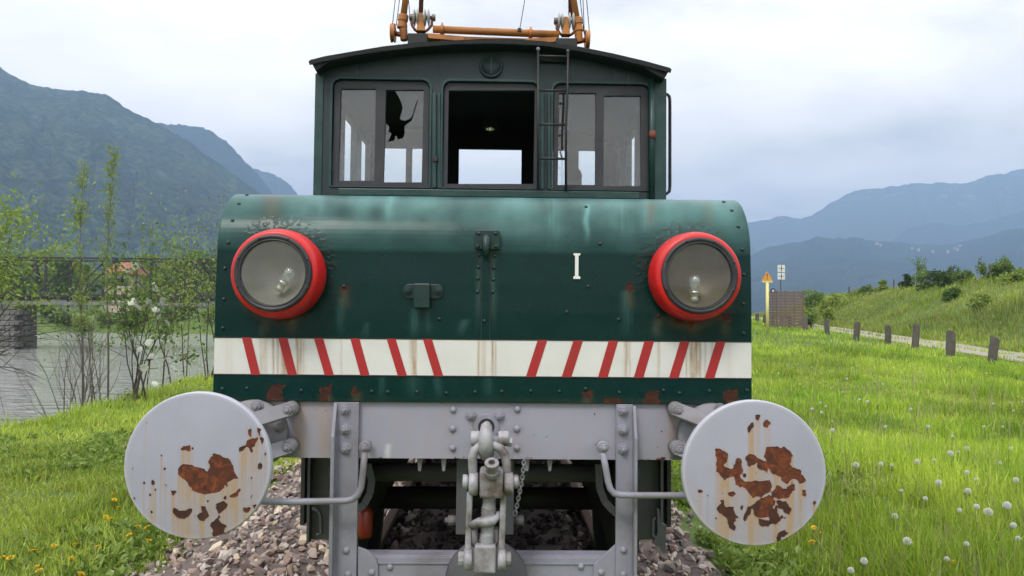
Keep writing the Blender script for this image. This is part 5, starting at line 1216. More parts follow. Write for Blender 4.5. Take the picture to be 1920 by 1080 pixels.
for i, (px, py) in enumerate(fl):
    j = int(np.argmin((ppx-px)**2+(ppy-py)**2)); dpt = tb[j][1]; p = at(px, py, dpt-0.2)
    o = put('flower_cluster', fme, root, p); o.rotation_euler = (rs0.uniform(0.7, 1.35), rs0.uniform(-0.4, 0.4), rs0.uniform(0, 6)); o.scale = (rs0.uniform(1.1, 1.6),)*3
# leafy saplings towards the locomotive
for i, (px, dep, n, L, lf, lab) in enumerate(((300, 19.5, 2, 2.9, 'leaf_bright', 'light green sapling just behind the white-flowered bush'), (342, 20.5, 3, 3.4, 'leaf_bright', 'light green leafy sapling between the flowering bush and the locomotive'), (384, 21.0, 3, 3.7, 'leaf_bright', 'dark-stemmed leafy sapling touching the edge of the locomotive'), (425, 22.5, 3, 3.4, 'leaf_mid', 'leafy sapling mostly hidden behind the locomotive corner'))):
    plant('leafy_sapling', lab, 'sapling', 'leafy saplings on the river bank', on_bank(px, dep), up_stems(np.random.default_rng(70+i), n, L, 0.024, 0.10, 0.25), lf, 0.044, 2, 540+i, 2, 0.42, 4, 'bark', 0.5, 0, 0.14, 1.7)
# willow at the left edge: arching branches
for i, (px, dep, L, tl, lab) in enumerate(((-110, 15.5, 4.7, 0.80, 'arching yellow-green willow reaching in from the left edge'),)):
    base = on_bank(px, dep); rs = np.random.default_rng(80+i)
    st = [((0.02, 0, 1), L*0.8, 0.06, (0, 0, 0))]+[((tl*rs.uniform(0.5, 1.3), rs.uniform(-0.4, 0.4), 1.0), L*rs.uniform(0.45, 0.70), 0.026, (0, 0, 2.7+0.6*rs.random())) for _ in range(6)]
    plant('willow', lab, 'willow', None, base, st, 'leaf_willow', 0.038, 8, 560+i, 2, 0.55, 5, 'bark', 0.1, 0.22, 0.12, 2.6, zmin=1.4)

# ================================================================== right side: posts, signs, screen, mound
M['oldwood'] = plain('weathered_post_wood', (0.115, 0.10, 0.085), 0.9, var=0.4, scale=9, dirt=(0.05, 0.045, 0.035), dirt_amt=0.6, bump=0.6, bdist=0.02)
def post_mesh(h, r, seed):
    rs = np.random.default_rng(seed); b = MB(); n = 9; zz = [-0.3, 0, h*0.33, h*0.66, h*0.95, h*1.0]
    vs = []; j = [rs.normal()*0.16 for _ in range(n)]
    for k, z in enumerate(zz):
        for q in range(n):
            a = 2*math.pi*q/n; rr = r*(1+j[q]+0.04*rs.normal())*(0.86 if k == 5 else 1); vs.append((rr*math.cos(a), rr*math.sin(a), z+(0.08*math.cos(a+seed) if k >= 4 else 0)))
    fs = [(k*n+q, k*n+(q+1) % n, (k+1)*n+(q+1) % n, (k+1)*n+q) for k in range(len(zz)-1) for q in range(n)] + [tuple(5*n+q for q in range(n))]
    return b.add(vs, fs).mesh('wooden_post', M['oldwood'], (0, 0, 0))[0]
posts = [(1856, 632, 682), (1781, 622, 666), (1717, 609, 662), (1665, 611, 650), (1606, 605, 641), (1551, 600, 629), (1510, 597, 629), (1481, 591, 617), (1465, 593, 616), (1448, 590, 612), (1434, 592, 612), (1420, 588, 610)]
for i, (px, y0, y1) in enumerate(posts):
    # depth from the spot where the post stands
    Y = 25.5+i*4.3 if i < 8 else 59+(i-8)*6
    best = min(np.arange(18, 110, 0.25), key=lambda q: abs(project(np.array([[float(post_x(q)), q, float(gz(post_x(q), q))]]))[0][0]-px))
    x, Y = float(post_x(best)), float(best); g0 = float(gz(x, Y)); p = at(px, y0, Y); h = min(1.35, max(0.75, p.z-g0))
    if i >= 8: h = 0.9
    od = ('nearest', 'second', 'third', 'fourth', 'fifth', 'sixth', 'seventh', 'eighth', 'ninth', 'tenth', 'eleventh', 'farthest')[i]
    o = put('wooden_post', post_mesh(h, 0.15 if i < 8 else 0.17, 600+i), None, (x, Y, g0)); o.rotation_euler = (rs0.normal()*0.04, rs0.normal()*0.07, i*1.3)
    tag(o, f'{od} weathered wooden post along the gravel path' + (', counted from the right edge' if i not in (0, 11) else ', at the right edge' if i == 0 else ', next to the locomotive'), 'post', 'wooden posts along the path')

# yellow warning sign
M['signyellow'] = plain('pale_yellow_paint', (0.66, 0.60, 0.22), 0.5, var=0.08, scale=4, bump=0); M['signorange'] = plain('orange_sign', (0.72, 0.30, 0.02), 0.5, var=0.05, bump=0)
M['signred'] = plain('red_brown_mark', (0.30, 0.05, 0.02), 0.5, var=0.05, bump=0); M['signwhite'] = plain('sign_white', (0.68, 0.69, 0.66), 0.5, var=0.06, scale=4, bump=0); M['signblack'] = plain('sign_black', (0.02, 0.02, 0.02), 0.5, var=0.1, bump=0)
g0 = hit_ground(1439, 627); Y = g0.y; 
ws = empty('warning_sign', g0); tag(ws, 'triangular orange warning sign with exclamation mark on a pale yellow pole', 'sign')
s = (Y-CAM.y)/F_PX
tp = at(1438, 530, Y); MB().tube([g0, Vector((g0.x, Y, tp.z))], 2.9*s, 12).build('pole', M['signyellow'], ws)
MB().prism([(at(px, py, Y).x, at(px, py, Y).z) for px, py in ((1428, 526), (1448, 526), (1438, 509))], Y-0.05, Y-0.02).build('plate', M['signorange'], ws)
MB().prism([(at(px, py, Y).x, at(px, py, Y).z) for px, py in ((1436.7, 513), (1439.3, 513), (1438.7, 520), (1437.3, 520))], Y-0.062, Y-0.0505).build('mark', M['signred'], ws)
MB().prism([(at(px, py, Y).x, at(px, py, Y).z) for px, py in ((1437, 521.5), (1439, 521.5), (1439, 523.5), (1437, 523.5))], Y-0.062, Y-0.0505).build('mark_dot', M['signred'], ws)
MB().box((at(1428, 527, Y).x, Y-0.05, at(1428, 529.5, Y).z), (at(1448, 527, Y).x, Y-0.02, at(1428, 526.4, Y).z)).build('plate_rail', M['signyellow'], ws)
# white square signal boards farther on
Y = g0.y+14; bx0 = at(1464, 600, Y); zg = float(gz(bx0.x, Y)); sb = empty('signal_board', (bx0.x, Y, zg)); tag(sb, 'grey pole carrying two white panels one above the other, behind the slatted screen', 'sign')
MB().tube([(bx0.x, Y, zg), (bx0.x, Y, at(1464, 497, Y).z)], 0.05, 8).build('pole', M['oldwood'], sb)
for (y0, y1) in ((497, 510), (512, 524)):
    a = at(1457.5, y1, Y); d = at(1471, y0, Y); pn = MB().box((a.x, Y-0.10, a.z), (d.x, Y-0.06, d.z)).build('panel', M['signwhite'], sb)
    MB().box(((a.x+d.x)/2-0.03, Y-0.112, a.z+0.05), ((a.x+d.x)/2+0.03, Y-0.1005, d.z-0.05)).build('panel_bar', M['signblack'], pn)
    zc = (a.z+d.z)/2; MB().box((a.x+0.06, Y-0.110, zc-0.03), (d.x-0.06, Y-0.1006, zc+0.03)).build('panel_bar', M['greydirty'], pn)
bx0 = at(1449, 600, Y); zg = float(gz(bx0.x, Y)); rsn = empty('round_sign', (bx0.x, Y, zg)); tag(rsn, 'small dark round sign on a thin post beside the slatted screen', 'sign')
MB().tube([(bx0.x, Y, zg), (bx0.x, Y, at(1449, 545, Y).z)], 0.04, 8).build('post', M['oldwood'], rsn)
c = at(1449, 545, Y); MB().lathe([(0, 0.03), (0.19, 0.03), (0.21, 0.0), (0, 0)], c+Vector((0, -0.04, 0)), '-y', 24, False).build('disc', M['signblack'], rsn)
MB().lathe([(0, 0.034), (0.09, 0.034)], c+Vector((0, -0.04, 0)), '-y', 20, False).build('disc_face', M['signwhite'], rsn)
# slatted wooden screen
M['slat'] = plain('brown_slats', (0.15, 0.105, 0.085), 0.8, var=0.25, scale=3)
Y = g0.y+9; a = at(1457, 594, Y); d = at(1506, 546, Y); scn = empty('slatted_screen', ((a.x+d.x)/2, Y, float(gz((a.x+d.x)/2, Y)))); tag(scn, 'brown slatted wooden screen beside the path, left of the leafy hedge', 'screen')
zg = min(a.z, float(gz(a.x, Y))); ns = 13; hh = (d.z-zg)/ns
for k_ in range(ns): MB().box((a.x, Y-0.02, zg+k_*hh), (d.x, Y+0.02, zg+k_*hh+hh*0.82)).build('slat', M['slat'], scn)
for xx in (a.x, (a.x*2+d.x)/3, (a.x+2*d.x)/3, d.x): MB().box((xx-0.05, Y+0.021, zg-0.1), (xx+0.05, Y+0.10, d.z+0.04)).build('screen_post', M['slat'], scn)
for k_ in range(ns): MB().box((a.x-0.04, Y+0.02, zg+k_*hh), (a.x, Y+1.8, zg+k_*hh+hh*0.82)).build('slat', M['slat'], scn)

# shrubs: by the screen and on the crest of the mound
shr = [(1521, 552, 1.0, 'leaf_mid', 'round leafy hedge bush right of the slatted screen'), (1560, 558, .8, 'leaf_bright', 'low light green bush between the hedge bush and the mound'),
       (1625, 545, .8, 'leaf_mid', 'low bush at the left end of the mound crest'), (1700, 520, .9, 'leaf_dark', 'dark bush on the mound below the thin upright sapling'), (1745, 515, 1.5, 'leaf_mid', 'broad bush near the middle of the mound crest'), (1775, 505, 1.5, 'leaf_dark', 'tallest dark bush on the mound crest'), (1812, 515, 1.2, 'leaf_mid', 'bush right of the tallest bush on the mound crest'),
       (1885, 495, 1.4, 'leaf_mid', 'upright bush near the right end of the mound crest'), (1912, 518, 1.2, 'leaf_bright', 'light green bush at the right edge of the mound'), (1660, 535, .8, 'leaf_bright', 'small light green bush on the mound crest'), (1790, 560, 1.3, 'leaf_mid', 'bush on the front slope of the mound'), (1850, 575, 1.1, 'leaf_bright', 'weedy bush low on the front slope of the mound at right')]
for i, (px, py, w, lf, lab) in enumerate(shr):
    if i < 2: Yq = Y+2+6*i; p = at(px, 590, Yq); base = (p.x, Yq, float(gz(p.x, Yq))); h = max(1.0, at(px, py-8, Yq).z-base[2])
    else:
        hp = None
        for q in range(0, 90, 2):
            g_ = hit_ground(px, py+q)
            if g_.y < 125: hp = g_; break
        if hp is None: continue
        base = (hp.x, hp.y+0.3, float(gz(hp.x, hp.y+0.3))-0.1); h = max(0.9, at(px, py-12, base[1]).z-base[2])
    crown_tree('crest_shrub' if i >= 2 else 'hedge_bush', lab, 'bush', 'bushes on the mound' if i >= 2 else None, base, h*(0.8 if i >= 2 else 1), max(h*0.8, w*1.5), lf, 1300, 0.13, 700+i, 12, 0.1)
for i, (px, y0, y1, lab) in enumerate(((1717, 487, 528, 'thin upright sapling on the mound crest, left of the bushes'), (1845, 492, 524, 'small dark tree on the mound crest beside a fence stake'), (1888, 488, 515, 'slim sapling rising from the crest near the right edge'))):
    g_ = None
    for q in range(0, 60, 2):
        g_ = hit_ground(px, y1+q)
        if g_.y < 125: break
    H = at(px, y0, g_.y).z-g_.z
    plant('crest_sapling', lab, 'sapling', 'saplings on the mound', tuple(g_), [((0.03, 0, 1), H*0.8, 0.03, (0, 0, 0)), ((-0.06, 0, 1), H*0.65, 0.02, (0.1, 0, 0))], 'leaf_mid', 0.10, 5, 730+i, 1, 0.35, 5, 'bark', 0.6, 0, 0.12)
for i, (px, y0, y1) in enumerate(((1592, 538, 556), (1631, 533, 552), (1676, 525, 545), (1787, 509, 530), (1856, 497, 528), (1727, 518, 532))):
    g_ = None
    for q in range(0, 60, 2):
        g_ = hit_ground(px, y1+q)
        if g_.y < 125: break
    H = at(px, y0, g_.y).z-g_.z
    o = put('fence_stake', post_mesh(max(0.6, H), 0.07, 760+i), None, tuple(g_)); tag(o, ('thin stake at the left end of the mound crest', 'second stake from the left on the mound crest', 'third stake from the left on the mound crest', 'thin stake beside the tallest bush on the crest', 'thick dark fence stake at the right of the mound crest', 'short stake right of the thin upright sapling')[i], 'stake', 'stakes on the mound crest')

# ================================================================== track: rails, sleepers, ballast
M['rail'] = plain('rusty_rail', (0.10, 0.055, 0.035), 0.7, metal=0.3, var=0.3, scale=12); M['sleeper'] = plain('old_sleeper', (0.06, 0.05, 0.042), 0.9, var=0.4, scale=8, bump=0.5, bdist=0.01)
for sx, w_ in ((-1, 'left'), (1, 'right')):
    x = sx*0.7525; pr = [(-0.07, -0.17), (0.07, -0.17), (0.07, -0.155), (0.012, -0.14), (0.012, -0.045), (0.036, -0.03), (0.036, -0.004), (0.028, 0), (-0.028, 0), (-0.036, -0.004), (-0.036, -0.03), (-0.012, -0.045), (-0.012, -0.14), (-0.07, -0.155)]
    o = MB().prism([(x+a_, b_) for a_, b_ in pr], 0.6, 30).build('rail', M['rail']); tag(o, f'rusty steel rail under the {w_} wheels of the locomotive', 'rail', 'rails of the track')
sl_me = MB().box((-1.25, -0.12, -0.12), (1.25, 0.12, 0)).mesh('sleeper', M['sleeper'])[0]
for k_ in range(8):
    o = put('sleeper', sl_me, None, (0, 2.0+0.62*k_, -0.235)); bevel_mod(o, 0.01); tag(o, 'dark wooden sleeper in the ballast under the locomotive', 'sleeper', 'sleepers under the locomotive')
# ballast: one mass of broken stones
t = NT('ballast_stone'); g = t.noise(25, 5, 0.65)
bc = t.mix(g, (0.7, 0.7, 0.7), (1.2, 1.2, 1.2)); mm = t.n.new('ShaderNodeMixRGB'); mm.blend_type = 'MULTIPLY'; mm.inputs[0].default_value = 1; t.l.new(t.attr('tintc', 'Color'), mm.inputs[1]); t.l.new(bc, mm.inputs[2])
t.P(Base_Color=mm.outputs[0], Roughness=0.9); t.bump(t.noise(60, 5), 0.4, 0.004); M['ballast'] = t.m
def rocks(k, seed):
    out = []
    for q in range(k):
        rs = np.random.default_rng(seed+q); bm = bmesh.new(); pts = rs.normal(size=(13, 3)); pts /= np.linalg.norm(pts, axis=1)[:, None]; pts *= np.array([1, 0.8, 0.62])*(0.85+0.3*rs.random((13, 1)))
        vs = [bm.verts.new(p) for p in pts]; bmesh.ops.convex_hull(bm, input=vs); bmesh.ops.triangulate(bm, faces=bm.faces[:])
        bm.verts.index_update(); V_ = np.array([v.co for v in bm.verts]); F_ = np.array([[v.index for v in f.verts] for f in bm.faces]); bm.free(); out.append((V_, F_))
    return out
RK = rocks(12, 900); rs = np.random.default_rng(91)
n = 15500; xx = rs.uniform(-2.75, 2.3, n); yy = 1.2+rs.random(n)**1.25*14.5
el = -2.35+0.30*(fbm(yy*0.8, yy*0, 92, 3)-0.5)*2; er = 1.62+0.35*(fbm(yy*0.9, yy*0+5, 93, 3)-0.5)*2
keep = (xx > el-0.08*rs.random(n)) & (xx < er+0.3*rs.random(n)**2) & ~((np.abs(xx) < 0.55) & (rs.random(n) < 0.4)); xx = xx[keep]; yy = yy[keep]; n = len(xx)
sz = np.clip(rs.lognormal(-3.52, 0.33, n), 0.016, 0.065); zz = gz(xx, yy)+sz*0.15+rs.random(n)*0.045
pal = np.array([(0.30, 0.24, 0.21), (0.25, 0.20, 0.18), (0.36, 0.30, 0.265), (0.20, 0.145, 0.13), (0.40, 0.355, 0.32), (0.29, 0.21, 0.175), (0.15, 0.125, 0.115), (0.45, 0.37, 0.28)])
VV = []; FF = []; CC = []; b0 = 0
which = rs.integers(0, 12, n); rotz = rs.uniform(0, 6.28, n); tilt = rs.normal(size=n)*0.5; tilt2 = rs.normal(size=n)*0.5; pc = pal[rs.integers(0, 8, n)]*(0.98+0.4*rs.random((n, 1)))
oil_shade = (ss(0.72, 0.5, np.abs(xx))*ss(1.0, 1.6, yy))[:, None]; pc = pc*(1-oil_shade)+np.array((0.045, 0.030, 0.024))*(0.6+0.8*rs.random((n, 1)))*oil_shade  # oily staining and the shade under the locomotive, put into stone colour
for w_ in range(12):
    id_ = np.where(which == w_)[0]; V_, F_ = RK[w_]; m_ = len(id_)
    c, s_ = np.cos(rotz[id_]), np.sin(rotz[id_]); ct, st_ = np.cos(tilt[id_]), np.sin(tilt[id_]); cu, su = np.cos(tilt2[id_]), np.sin(tilt2[id_])
    Rz = np.zeros((m_, 3, 3)); Rz[:, 0, 0] = c; Rz[:, 0, 1] = -s_; Rz[:, 1, 0] = s_; Rz[:, 1, 1] = c; Rz[:, 2, 2] = 1
    Rx = np.zeros((m_, 3, 3)); Rx[:, 0, 0] = 1; Rx[:, 1, 1] = ct; Rx[:, 1, 2] = -st_; Rx[:, 2, 1] = st_; Rx[:, 2, 2] = ct
    Ry = np.zeros((m_, 3, 3)); Ry[:, 1, 1] = 1; Ry[:, 0, 0] = cu; Ry[:, 0, 2] = su; Ry[:, 2, 0] = -su; Ry[:, 2, 2] = cu
    W = np.einsum('nij,vj->nvi', Rz@Rx@Ry, V_)*sz[id_][:, None, None]+np.stack([xx[id_], yy[id_], zz[id_]], 1)[:, None, :]
    k_ = len(V_); VV.append(W.reshape(-1, 3)); FF.append((F_[None]+(np.arange(m_)*k_)[:, None, None]+b0).reshape(-1, 3)); b0 += m_*k_; CC.append(np.repeat(pc[id_], k_, 0))
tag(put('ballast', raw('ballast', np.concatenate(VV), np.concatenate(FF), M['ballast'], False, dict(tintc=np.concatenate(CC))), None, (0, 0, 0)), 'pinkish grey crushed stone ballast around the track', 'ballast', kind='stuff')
b = MB(); yb = np.arange(0.5, 30, 0.5)
vb = np.array([(x, y, float(gz(x, y))+0.012) for y in yb for x in np.linspace(-2.25, 1.55, 12)])
M['bed'] = plain('ballast_dust', (0.16, 0.125, 0.11), 0.95, var=0.4, scale=25, bump=0.8, bdist=0.03)
tag(put('track_bed', raw('track_bed', vb, grid_faces(len(yb), 12), M['bed'], True), None, (0, 0, 0)), kind='structure')

# ================================================================== grass
t = NT('grass_blade'); n_ = t.n; l_ = t.l
df = n_.new('ShaderNodeBsdfDiffuse'); tl = n_.new('ShaderNodeBsdfTranslucent'); mx = n_.new('ShaderNodeMixShader'); mx.inputs[0].default_value = 0.46
gl = n_.new('ShaderNodeBsdfGlossy'); gl.inputs['Roughness'].default_value = 0.45; m2 = n_.new('ShaderNodeMixShader'); m2.inputs[0].default_value = 0.035
ac = t.attr('tintc', 'Color'); l_.new(ac, df.inputs[0]); l_.new(ac, tl.inputs[0]); l_.new(df.outputs[0], mx.inputs[1]); l_.new(tl.outputs[0], mx.inputs[2]); l_.new(mx.outputs[0], m2.inputs[1]); l_.new(gl.outputs[0], m2.inputs[2]); l_.new(m2.outputs[0], t.out.inputs['Surface']); M['grass'] = t.m
def blades(x, y, h, w, col, seed, lean=0.35):
    """Bent blades of 5 vertices, 3 triangles."""
    rs = np.random.default_rng(seed); n = len(x); z = gz(x, y)-0.01
    a = rs.uniform(0, 6.28, n); fx = np.cos(a); fy = np.sin(a); b_ = rs.uniform(0, 6.28, n); le = np.abs(rs.normal(size=n))*lean; lx = np.cos(b_)*le*h; ly = np.sin(b_)*le*h
    hh = h/np.sqrt(1+le**2)
    V_ = np.zeros((n, 5, 3))
    for k, (s_, t_, ww) in enumerate(((-1, 0, 1.0), (1, 0, 1.0), (-1, 0.55, 0.8), (1, 0.55, 0.8), (0, 1.0, 0))):
        V_[:, k, 0] = x+fx*s_*w*ww*0.5+lx*t_**1.8; V_[:, k, 1] = y+fy*s_*w*ww*0.5+ly*t_**1.8; V_[:, k, 2] = z+hh*(t_ - 0.25*le*t_**2*0.4)
    i = np.arange(n)*5; F_ = np.concatenate([np.stack([i, i+1, i+3], 1), np.stack([i, i+3, i+2], 1), np.stack([i+2, i+3, i+4], 1)])
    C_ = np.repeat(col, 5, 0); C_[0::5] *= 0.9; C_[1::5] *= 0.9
    return V_.reshape(-1, 3), F_, C_
def frustum_pts(n, d0, d1, s0, s1, rs, pw=1.0):
    """Points on the ground between two sight lines (x/depth slopes), denser near."""
    m = n//9; d = np.repeat(d0*(d1/d0)**(rs.random(m)**pw), 9); s_ = np.repeat(rs.uniform(s0, s1, m), 9); n = len(d)          # blades grow in tufts
    j = 0.028+0.0045*d; return CAM.x+s_*d+rs.normal(size=n)*j, CAM.y+d+rs.normal(size=n)*j, d
def gcol(n, rs, base, alt, dry, x, y, dryp):
    k = np.clip(fbm(x*0.9, y*0.5, 3, 3)*1.6-0.3+rs.normal(size=n)*0.25, 0, 1)[:, None]; c = np.array(base)*(1-k)+np.array(alt)*k
    m_ = rs.random(n) < dryp; c[m_] = np.array(dry)*(0.7+0.6*rs.random((m_.sum(), 1))); return c*(0.72+0.55*rs.random((n, 1)))*(0.84+0.32*ss(0.30, 0.58, fbm(x*0.45+3, y*0.30, 43, 4)))[:, None]
G_A = (0.19, 0.34, 0.022); G_B = (0.47, 0.58, 0.07); G_D = (0.30, 0.28, 0.13)
rs = np.random.default_rng(33)
x, y, d = frustum_pts(150000, 4.2, 36, 0.16, 0.82, rs)                # right meadow
ed = 1.75+0.5*(fbm(y*0.9, y*0, 93, 3)-0.3)
off = x-post_x(y); ok = (x > ed-0.1) & ~(((off > 1.75) & (off < 2.55)) | ((off > 3.4) & (off < 4.2))); x, y, d, ed, off = x[ok], y[ok], d[ok], ed[ok], off[ok]
tall = ss(0.42, 0.6, fbm(x*0.7, y*0.7, 8, 3)); h = (0.13+0.17*tall)*(0.55+0.8*rs.random(len(x)))*ss(0.0, 1.6, x-ed+0.35); h = np.maximum(h, 0.05)
h = np.where((off > 1.4) & (off < 5.0), h*0.55, h)
w = (0.008+0.0007*d)*(0.6+0.8*rs.random(len(x)))
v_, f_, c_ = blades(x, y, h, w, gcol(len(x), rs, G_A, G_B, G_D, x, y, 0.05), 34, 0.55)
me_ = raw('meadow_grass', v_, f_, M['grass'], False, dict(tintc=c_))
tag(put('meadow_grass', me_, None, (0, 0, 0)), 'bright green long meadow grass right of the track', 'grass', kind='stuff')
x, y, d = frustum_pts(110000, 4.2, 26, -0.80, -0.18, rs, 0.9)          # left bank
el = -2.30+0.30*(fbm(y*0.8, y*0, 92, 3)-0.5)*2; ok = (x < el+0.12*rs.random(len(x))) & (x > bank_edge(y)-1.4); x, y, d = x[ok], y[ok], d[ok]
h = (0.07+0.10*ss(0.4, 0.65, fbm(x*0.9, y*0.9, 18, 3)))*(0.5+0.8*rs.random(len(x))); h *= 1+0.9*ss(0.7, -0.3, x-bank_edge(y))
w = (0.007+0.0007*d)*(0.7+0.6*rs.random(len(x)))
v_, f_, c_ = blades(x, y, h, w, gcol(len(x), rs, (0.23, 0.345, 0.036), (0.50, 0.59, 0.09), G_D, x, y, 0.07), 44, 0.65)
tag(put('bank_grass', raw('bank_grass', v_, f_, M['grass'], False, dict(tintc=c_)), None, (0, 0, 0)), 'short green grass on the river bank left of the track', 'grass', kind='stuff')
n = 90000; y = rs.uniform(8, 116, n); off = 4.3+rs.random(n)**1.1*14.5; x = post_x(y)+off                                                  # the mound and the verge beyond the path
d = y+3; h = (0.22+0.35*ss(0.45, 0.65, fbm(x*0.25, y*0.25, 28, 3)))*(0.5+0.9*rs.random(n)); w = 0.0008*d*(0.7+0.6*rs.random(n))+0.01
v_, f_, c_ = blades(x, y, h, w, gcol(n, rs, (0.17, 0.26, 0.028), (0.40, 0.46, 0.08), (0.30, 0.28, 0.14), x*0.3, y*0.3, 0.12), 54, 0.55)
tag(put('mound_grass', raw('mound_grass', v_, f_, M['grass'], False, dict(tintc=c_)), None, (0, 0, 0)), 'rough grass and weeds covering the mound behind the path', 'grass', kind='stuff')
x = rs.uniform(8, 32, 36000); y = rs.uniform(30, 112, 36000); off = x-post_x(y); ok = (off < 1.7) | ((off > 2.6) & (off < 3.35)); x, y = x[ok], y[ok]; n = len(x)
v_, f_, c_ = blades(x, y, (0.12+0.2*rs.random(n)), 0.0009*y+0.01, gcol(n, rs, G_A, G_B, G_D, x, y, 0.05), 64)
tag(put('far_meadow_grass', raw('far_meadow_grass', v_, f_, M['grass'], False, dict(tintc=c_)), None, (0, 0, 0)), 'far green meadow grass up to the line of posts', 'grass', kind='stuff')
# dry seed stalks standing above the meadow
x, y, d = frustum_pts(2600, 4.4, 24, 0.22, 0.80, rs); ok = (x > 2.2) & (x-post_x(y) < 1.2); x, y, d = x[ok], y[ok], d[ok]; n = len(x)
v_, f_, c_ = blades(x, y, 0.28+0.22*rs.random(n), 0.003+0.00045*d, np.array((0.40, 0.40, 0.17))*(0.6+0.7*rs.random((n, 1))), 74, 0.30)
tag(put('seed_stalks', raw('seed_stalks', v_, f_, M['grass'], False, dict(tintc=c_)), None, (0, 0, 0)), 'thin straw-coloured grass stalks standing above the right meadow', 'grass stalks', kind='stuff')
# broad-leaved weeds among the grass near the track
n = 8000; sgn = rs.random(n) < 0.55; dd = 4.3*(2.6)**rs.random(n); sl = np.where(sgn, rs.uniform(0.20, 0.75, n), rs.uniform(-0.75, -0.30, n)); x = CAM.x+sl*dd; y = CAM.y+dd
ok = ((x > 1.6) | (x < -2.35)) & (x > bank_edge(y)) & (fbm(x*0.8, y*0.8, 38, 3) > 0.47-0.12*ss(3.8, 2.0, np.abs(x+0.3))); x, y = x[ok], y[ok]
P = []; D = []
for a_, b_ in zip(x, y):
    for _ in range(5): q = rs.uniform(0, 6.28); P.append((a_, b_, 0)); D.append((math.cos(q)*1.2, math.sin(q)*1.2, 0.7))
P = np.array(P); P[:, 2] = gz(P[:, 0], P[:, 1])+0.02+0.06*rs.random(len(P)); v_, f_, tt = leaves(P, 0.032, np.array(D), 39, 2.0)
tag(put('weeds', raw('weeds', v_, f_, M['leaf_weed'], False, dict(tint=tt)), None, (0, 0, 0)), 'low broad-leaved weeds among the grass beside the track', 'weeds', kind='stuff')

# ================================================================== dandelions
M['fluff'] = leafmat('seed_fluff', (0.72, 0.72, 0.68), (0.86, 0.86, 0.84), 0.4); M['dstem'] = plain('dandelion_stem', (0.16, 0.20, 0.06), 0.7, var=0.2, bump=0); M['dyellow'] = plain('dandelion_yellow', (0.72, 0.50, 0.012), 0.7, var=0.15, scale=90, bump=0)
B = MB(); rs = np.random.default_rng(77)
for k in range(72):
    zc = 1-2*(k+0.5)/72; a = k*2.39996; r_ = math.sqrt(1-zc*zc); dv = Vector((r_*math.cos(a), r_*math.sin(a), zc)); s_ = dv.cross(Vector(rs.normal(size=3))).normalized(); u_ = dv.cross(s_); q = dv*0.026
    for m_ in range(3): an = m_*2.094; B.add([q*0.35, q+(s_*math.cos(an)+u_*math.sin(an))*0.006, q+(s_*math.cos(an+1.3)+u_*math.sin(an+1.3))*0.006], [(0, 1, 2)])
B.lathe([(0, -0.006), (0.006, 0), (0, 0.006)], (0, 0, 0), 'z', 6)
clock_me, _ = B.mesh('seed_head', M['fluff'], (0, 0, 0), False)
a_ = clock_me.attributes.new('tint', 'FLOAT', 'POINT'); a_.data.foreach_set('value', rs.random(len(clock_me.vertices)).astype(np.float32))
B = MB()
for k in range(46):
    a = k*2.39996; r_ = 0.020*math.sqrt((k+1)/46); L = 0.010; q = Vector((r_*math.cos(a)*0.5, r_*math.sin(a)*0.5, 0.004)); e_ = Vector((r_*math.cos(a)*1.15, r_*math.sin(a)*1.15, 0.006+0.010*(1-r_/0.02))); s_ = Vector((-math.sin(a), math.cos(a), 0))*0.0032
    B.add([q-s_, q+s_, e_+s_, e_-s_], [(0, 1, 2, 3)])
B.lathe([(0.003, -0.010), (0.008, -0.004), (0.009, 0.004), (0, 0.006)], (0, 0, 0), 'z', 8)
flow_me, _ = B.mesh('flower_head', M['dyellow'], (0, 0, 0), False)
clocks = [(1523, 767), (1538, 755), (1548, 762), (1540, 773), (1561, 807), (1605, 872), (1652, 870), (1672, 872), (1720, 866), (1752, 863), (1782, 850), (1797, 847), (1813, 841), (1786, 818), (1735, 935), (1813, 886), (1830, 899), (1815, 921), (1799, 957), (1831, 950), (1853, 960), (1888, 948), (1701, 1015), (1678, 968), (1626, 753), (1612, 749), (1708, 767), (1655, 720), (1645, 680), (1657, 674), (1632, 664), (1588, 710), (1572, 712), (1580, 735), (1862, 757), (1895, 755), (1917, 753), (1909, 1010), (1775, 1048), (1620, 1052), (1595, 1069), (1812, 1020), (1900, 985), (1540, 700), (1600, 690), (1610, 685), (1640, 715), (1690, 700), (1720, 690), (1725, 697), (1800, 688), (1850, 700), (1560, 790), (1500, 720), (1470, 650), (1490, 660), (1460, 700), (1875, 868), (1895, 840), (1760, 905), (1690, 920), (1845, 800), (1880, 800), (1740, 800), (1660, 800), (1900, 770), (1905, 900)]
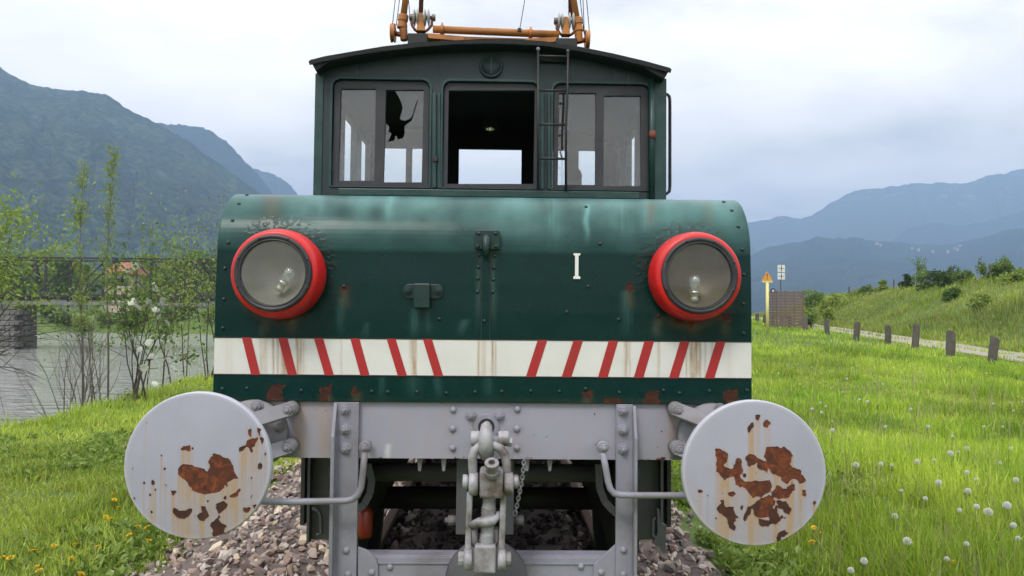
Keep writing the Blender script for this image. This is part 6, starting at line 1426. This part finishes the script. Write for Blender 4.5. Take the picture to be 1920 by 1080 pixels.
for i, (px, py) in enumerate(clocks):
    hgt = (0.27 if py > 740 else 0.22)*rs.uniform(0.8, 1.15); g_ = hit_ground(px, py, hgt); r_ = (0.62+0.75*rs.random()**1.3)*(1.2 if py > 830 else 1.0)
    dd_ = empty('dandelion_clock', g_)
    where = ('beside the right buffer' if px < 1620 and py > 740 else 'in the lower right of the meadow' if py > 830 else 'in the middle of the right meadow' if py > 735 else 'far out in the meadow towards the posts')
    tag(dd_, f'white dandelion seed head on a thin stem {where}', 'dandelion', f'dandelion seed heads {where}')
    tp = g_+Vector((0, 0, hgt)); bd = Vector((rs.normal()*0.02, rs.normal()*0.02, 0))
    MB().tube([g_+bd*2, g_.lerp(tp, 0.5)+bd, tp], 0.0032, 5, caps=False).build('stem', M['dstem'], dd_)
    o = put('seed_head', clock_me, dd_, tp); o.scale = (r_*0.82,)*3; o.rotation_euler = (rs.uniform(0, 3), rs.uniform(0, 3), 0)
flowers = [(1606, 943), (1599, 968), (1526, 990), (1538, 998), (1523, 1017), (1847, 981), (1753, 1011), (1774, 1045), (1790, 1056), (1860, 684), (214, 927), (214, 938), (221, 953), (198, 970), (209, 974), (258, 988), (276, 990), (243, 1004), (278, 1015), (141, 1022), (101, 1024), (183, 1028), (61, 1034), (134, 1047), (4, 1046), (20, 1047), (67, 1065), (74, 1071), (151, 1077)]
for i, (px, py) in enumerate(flowers):
    fh = 0.10 if px < 900 else 0.19
    g_ = hit_ground(px, py, fh); dd_ = empty('dandelion', g_)
    where = ('in the short grass left of the left buffer' if px < 900 else 'below the right buffer' if px < 1650 else 'in the lower right of the meadow' if py > 800 else 'by the nearest post')
    tag(dd_, f'yellow dandelion flower {where}', 'dandelion', f'yellow dandelions {where}')
    tp = g_+Vector((0, 0, fh)); MB().tube([g_, tp], 0.003, 5, caps=False).build('stem', M['dstem'], dd_)
    o = put('flower_head', flow_me, dd_, tp); s_ = rs.uniform(0.95, 1.3); o.scale = (s_,)*3; o.rotation_euler = (rs.uniform(0.1, 0.6), rs.uniform(-0.3, 0.3), rs.uniform(0, 6))

# ================================================================== haze
t = bpy.data.materials.new('haze'); t.use_nodes = True; nn = t.node_tree.nodes; nn.clear(); oo = nn.new('ShaderNodeOutputMaterial'); pv_ = nn.new('ShaderNodeVolumePrincipled')
pv_.inputs['Density'].default_value = 3.0e-4; pv_.inputs['Color'].default_value = (0.41, 0.63, 1.0, 1)
t.node_tree.links.new(pv_.outputs[0], oo.inputs['Volume'])
hz = MB().box((-7000, -2500, -8), (9500, 6600, 1080)).build('haze', t); tag(hz, 'pale blue haze in the air of the valley', 'haze', kind='stuff')
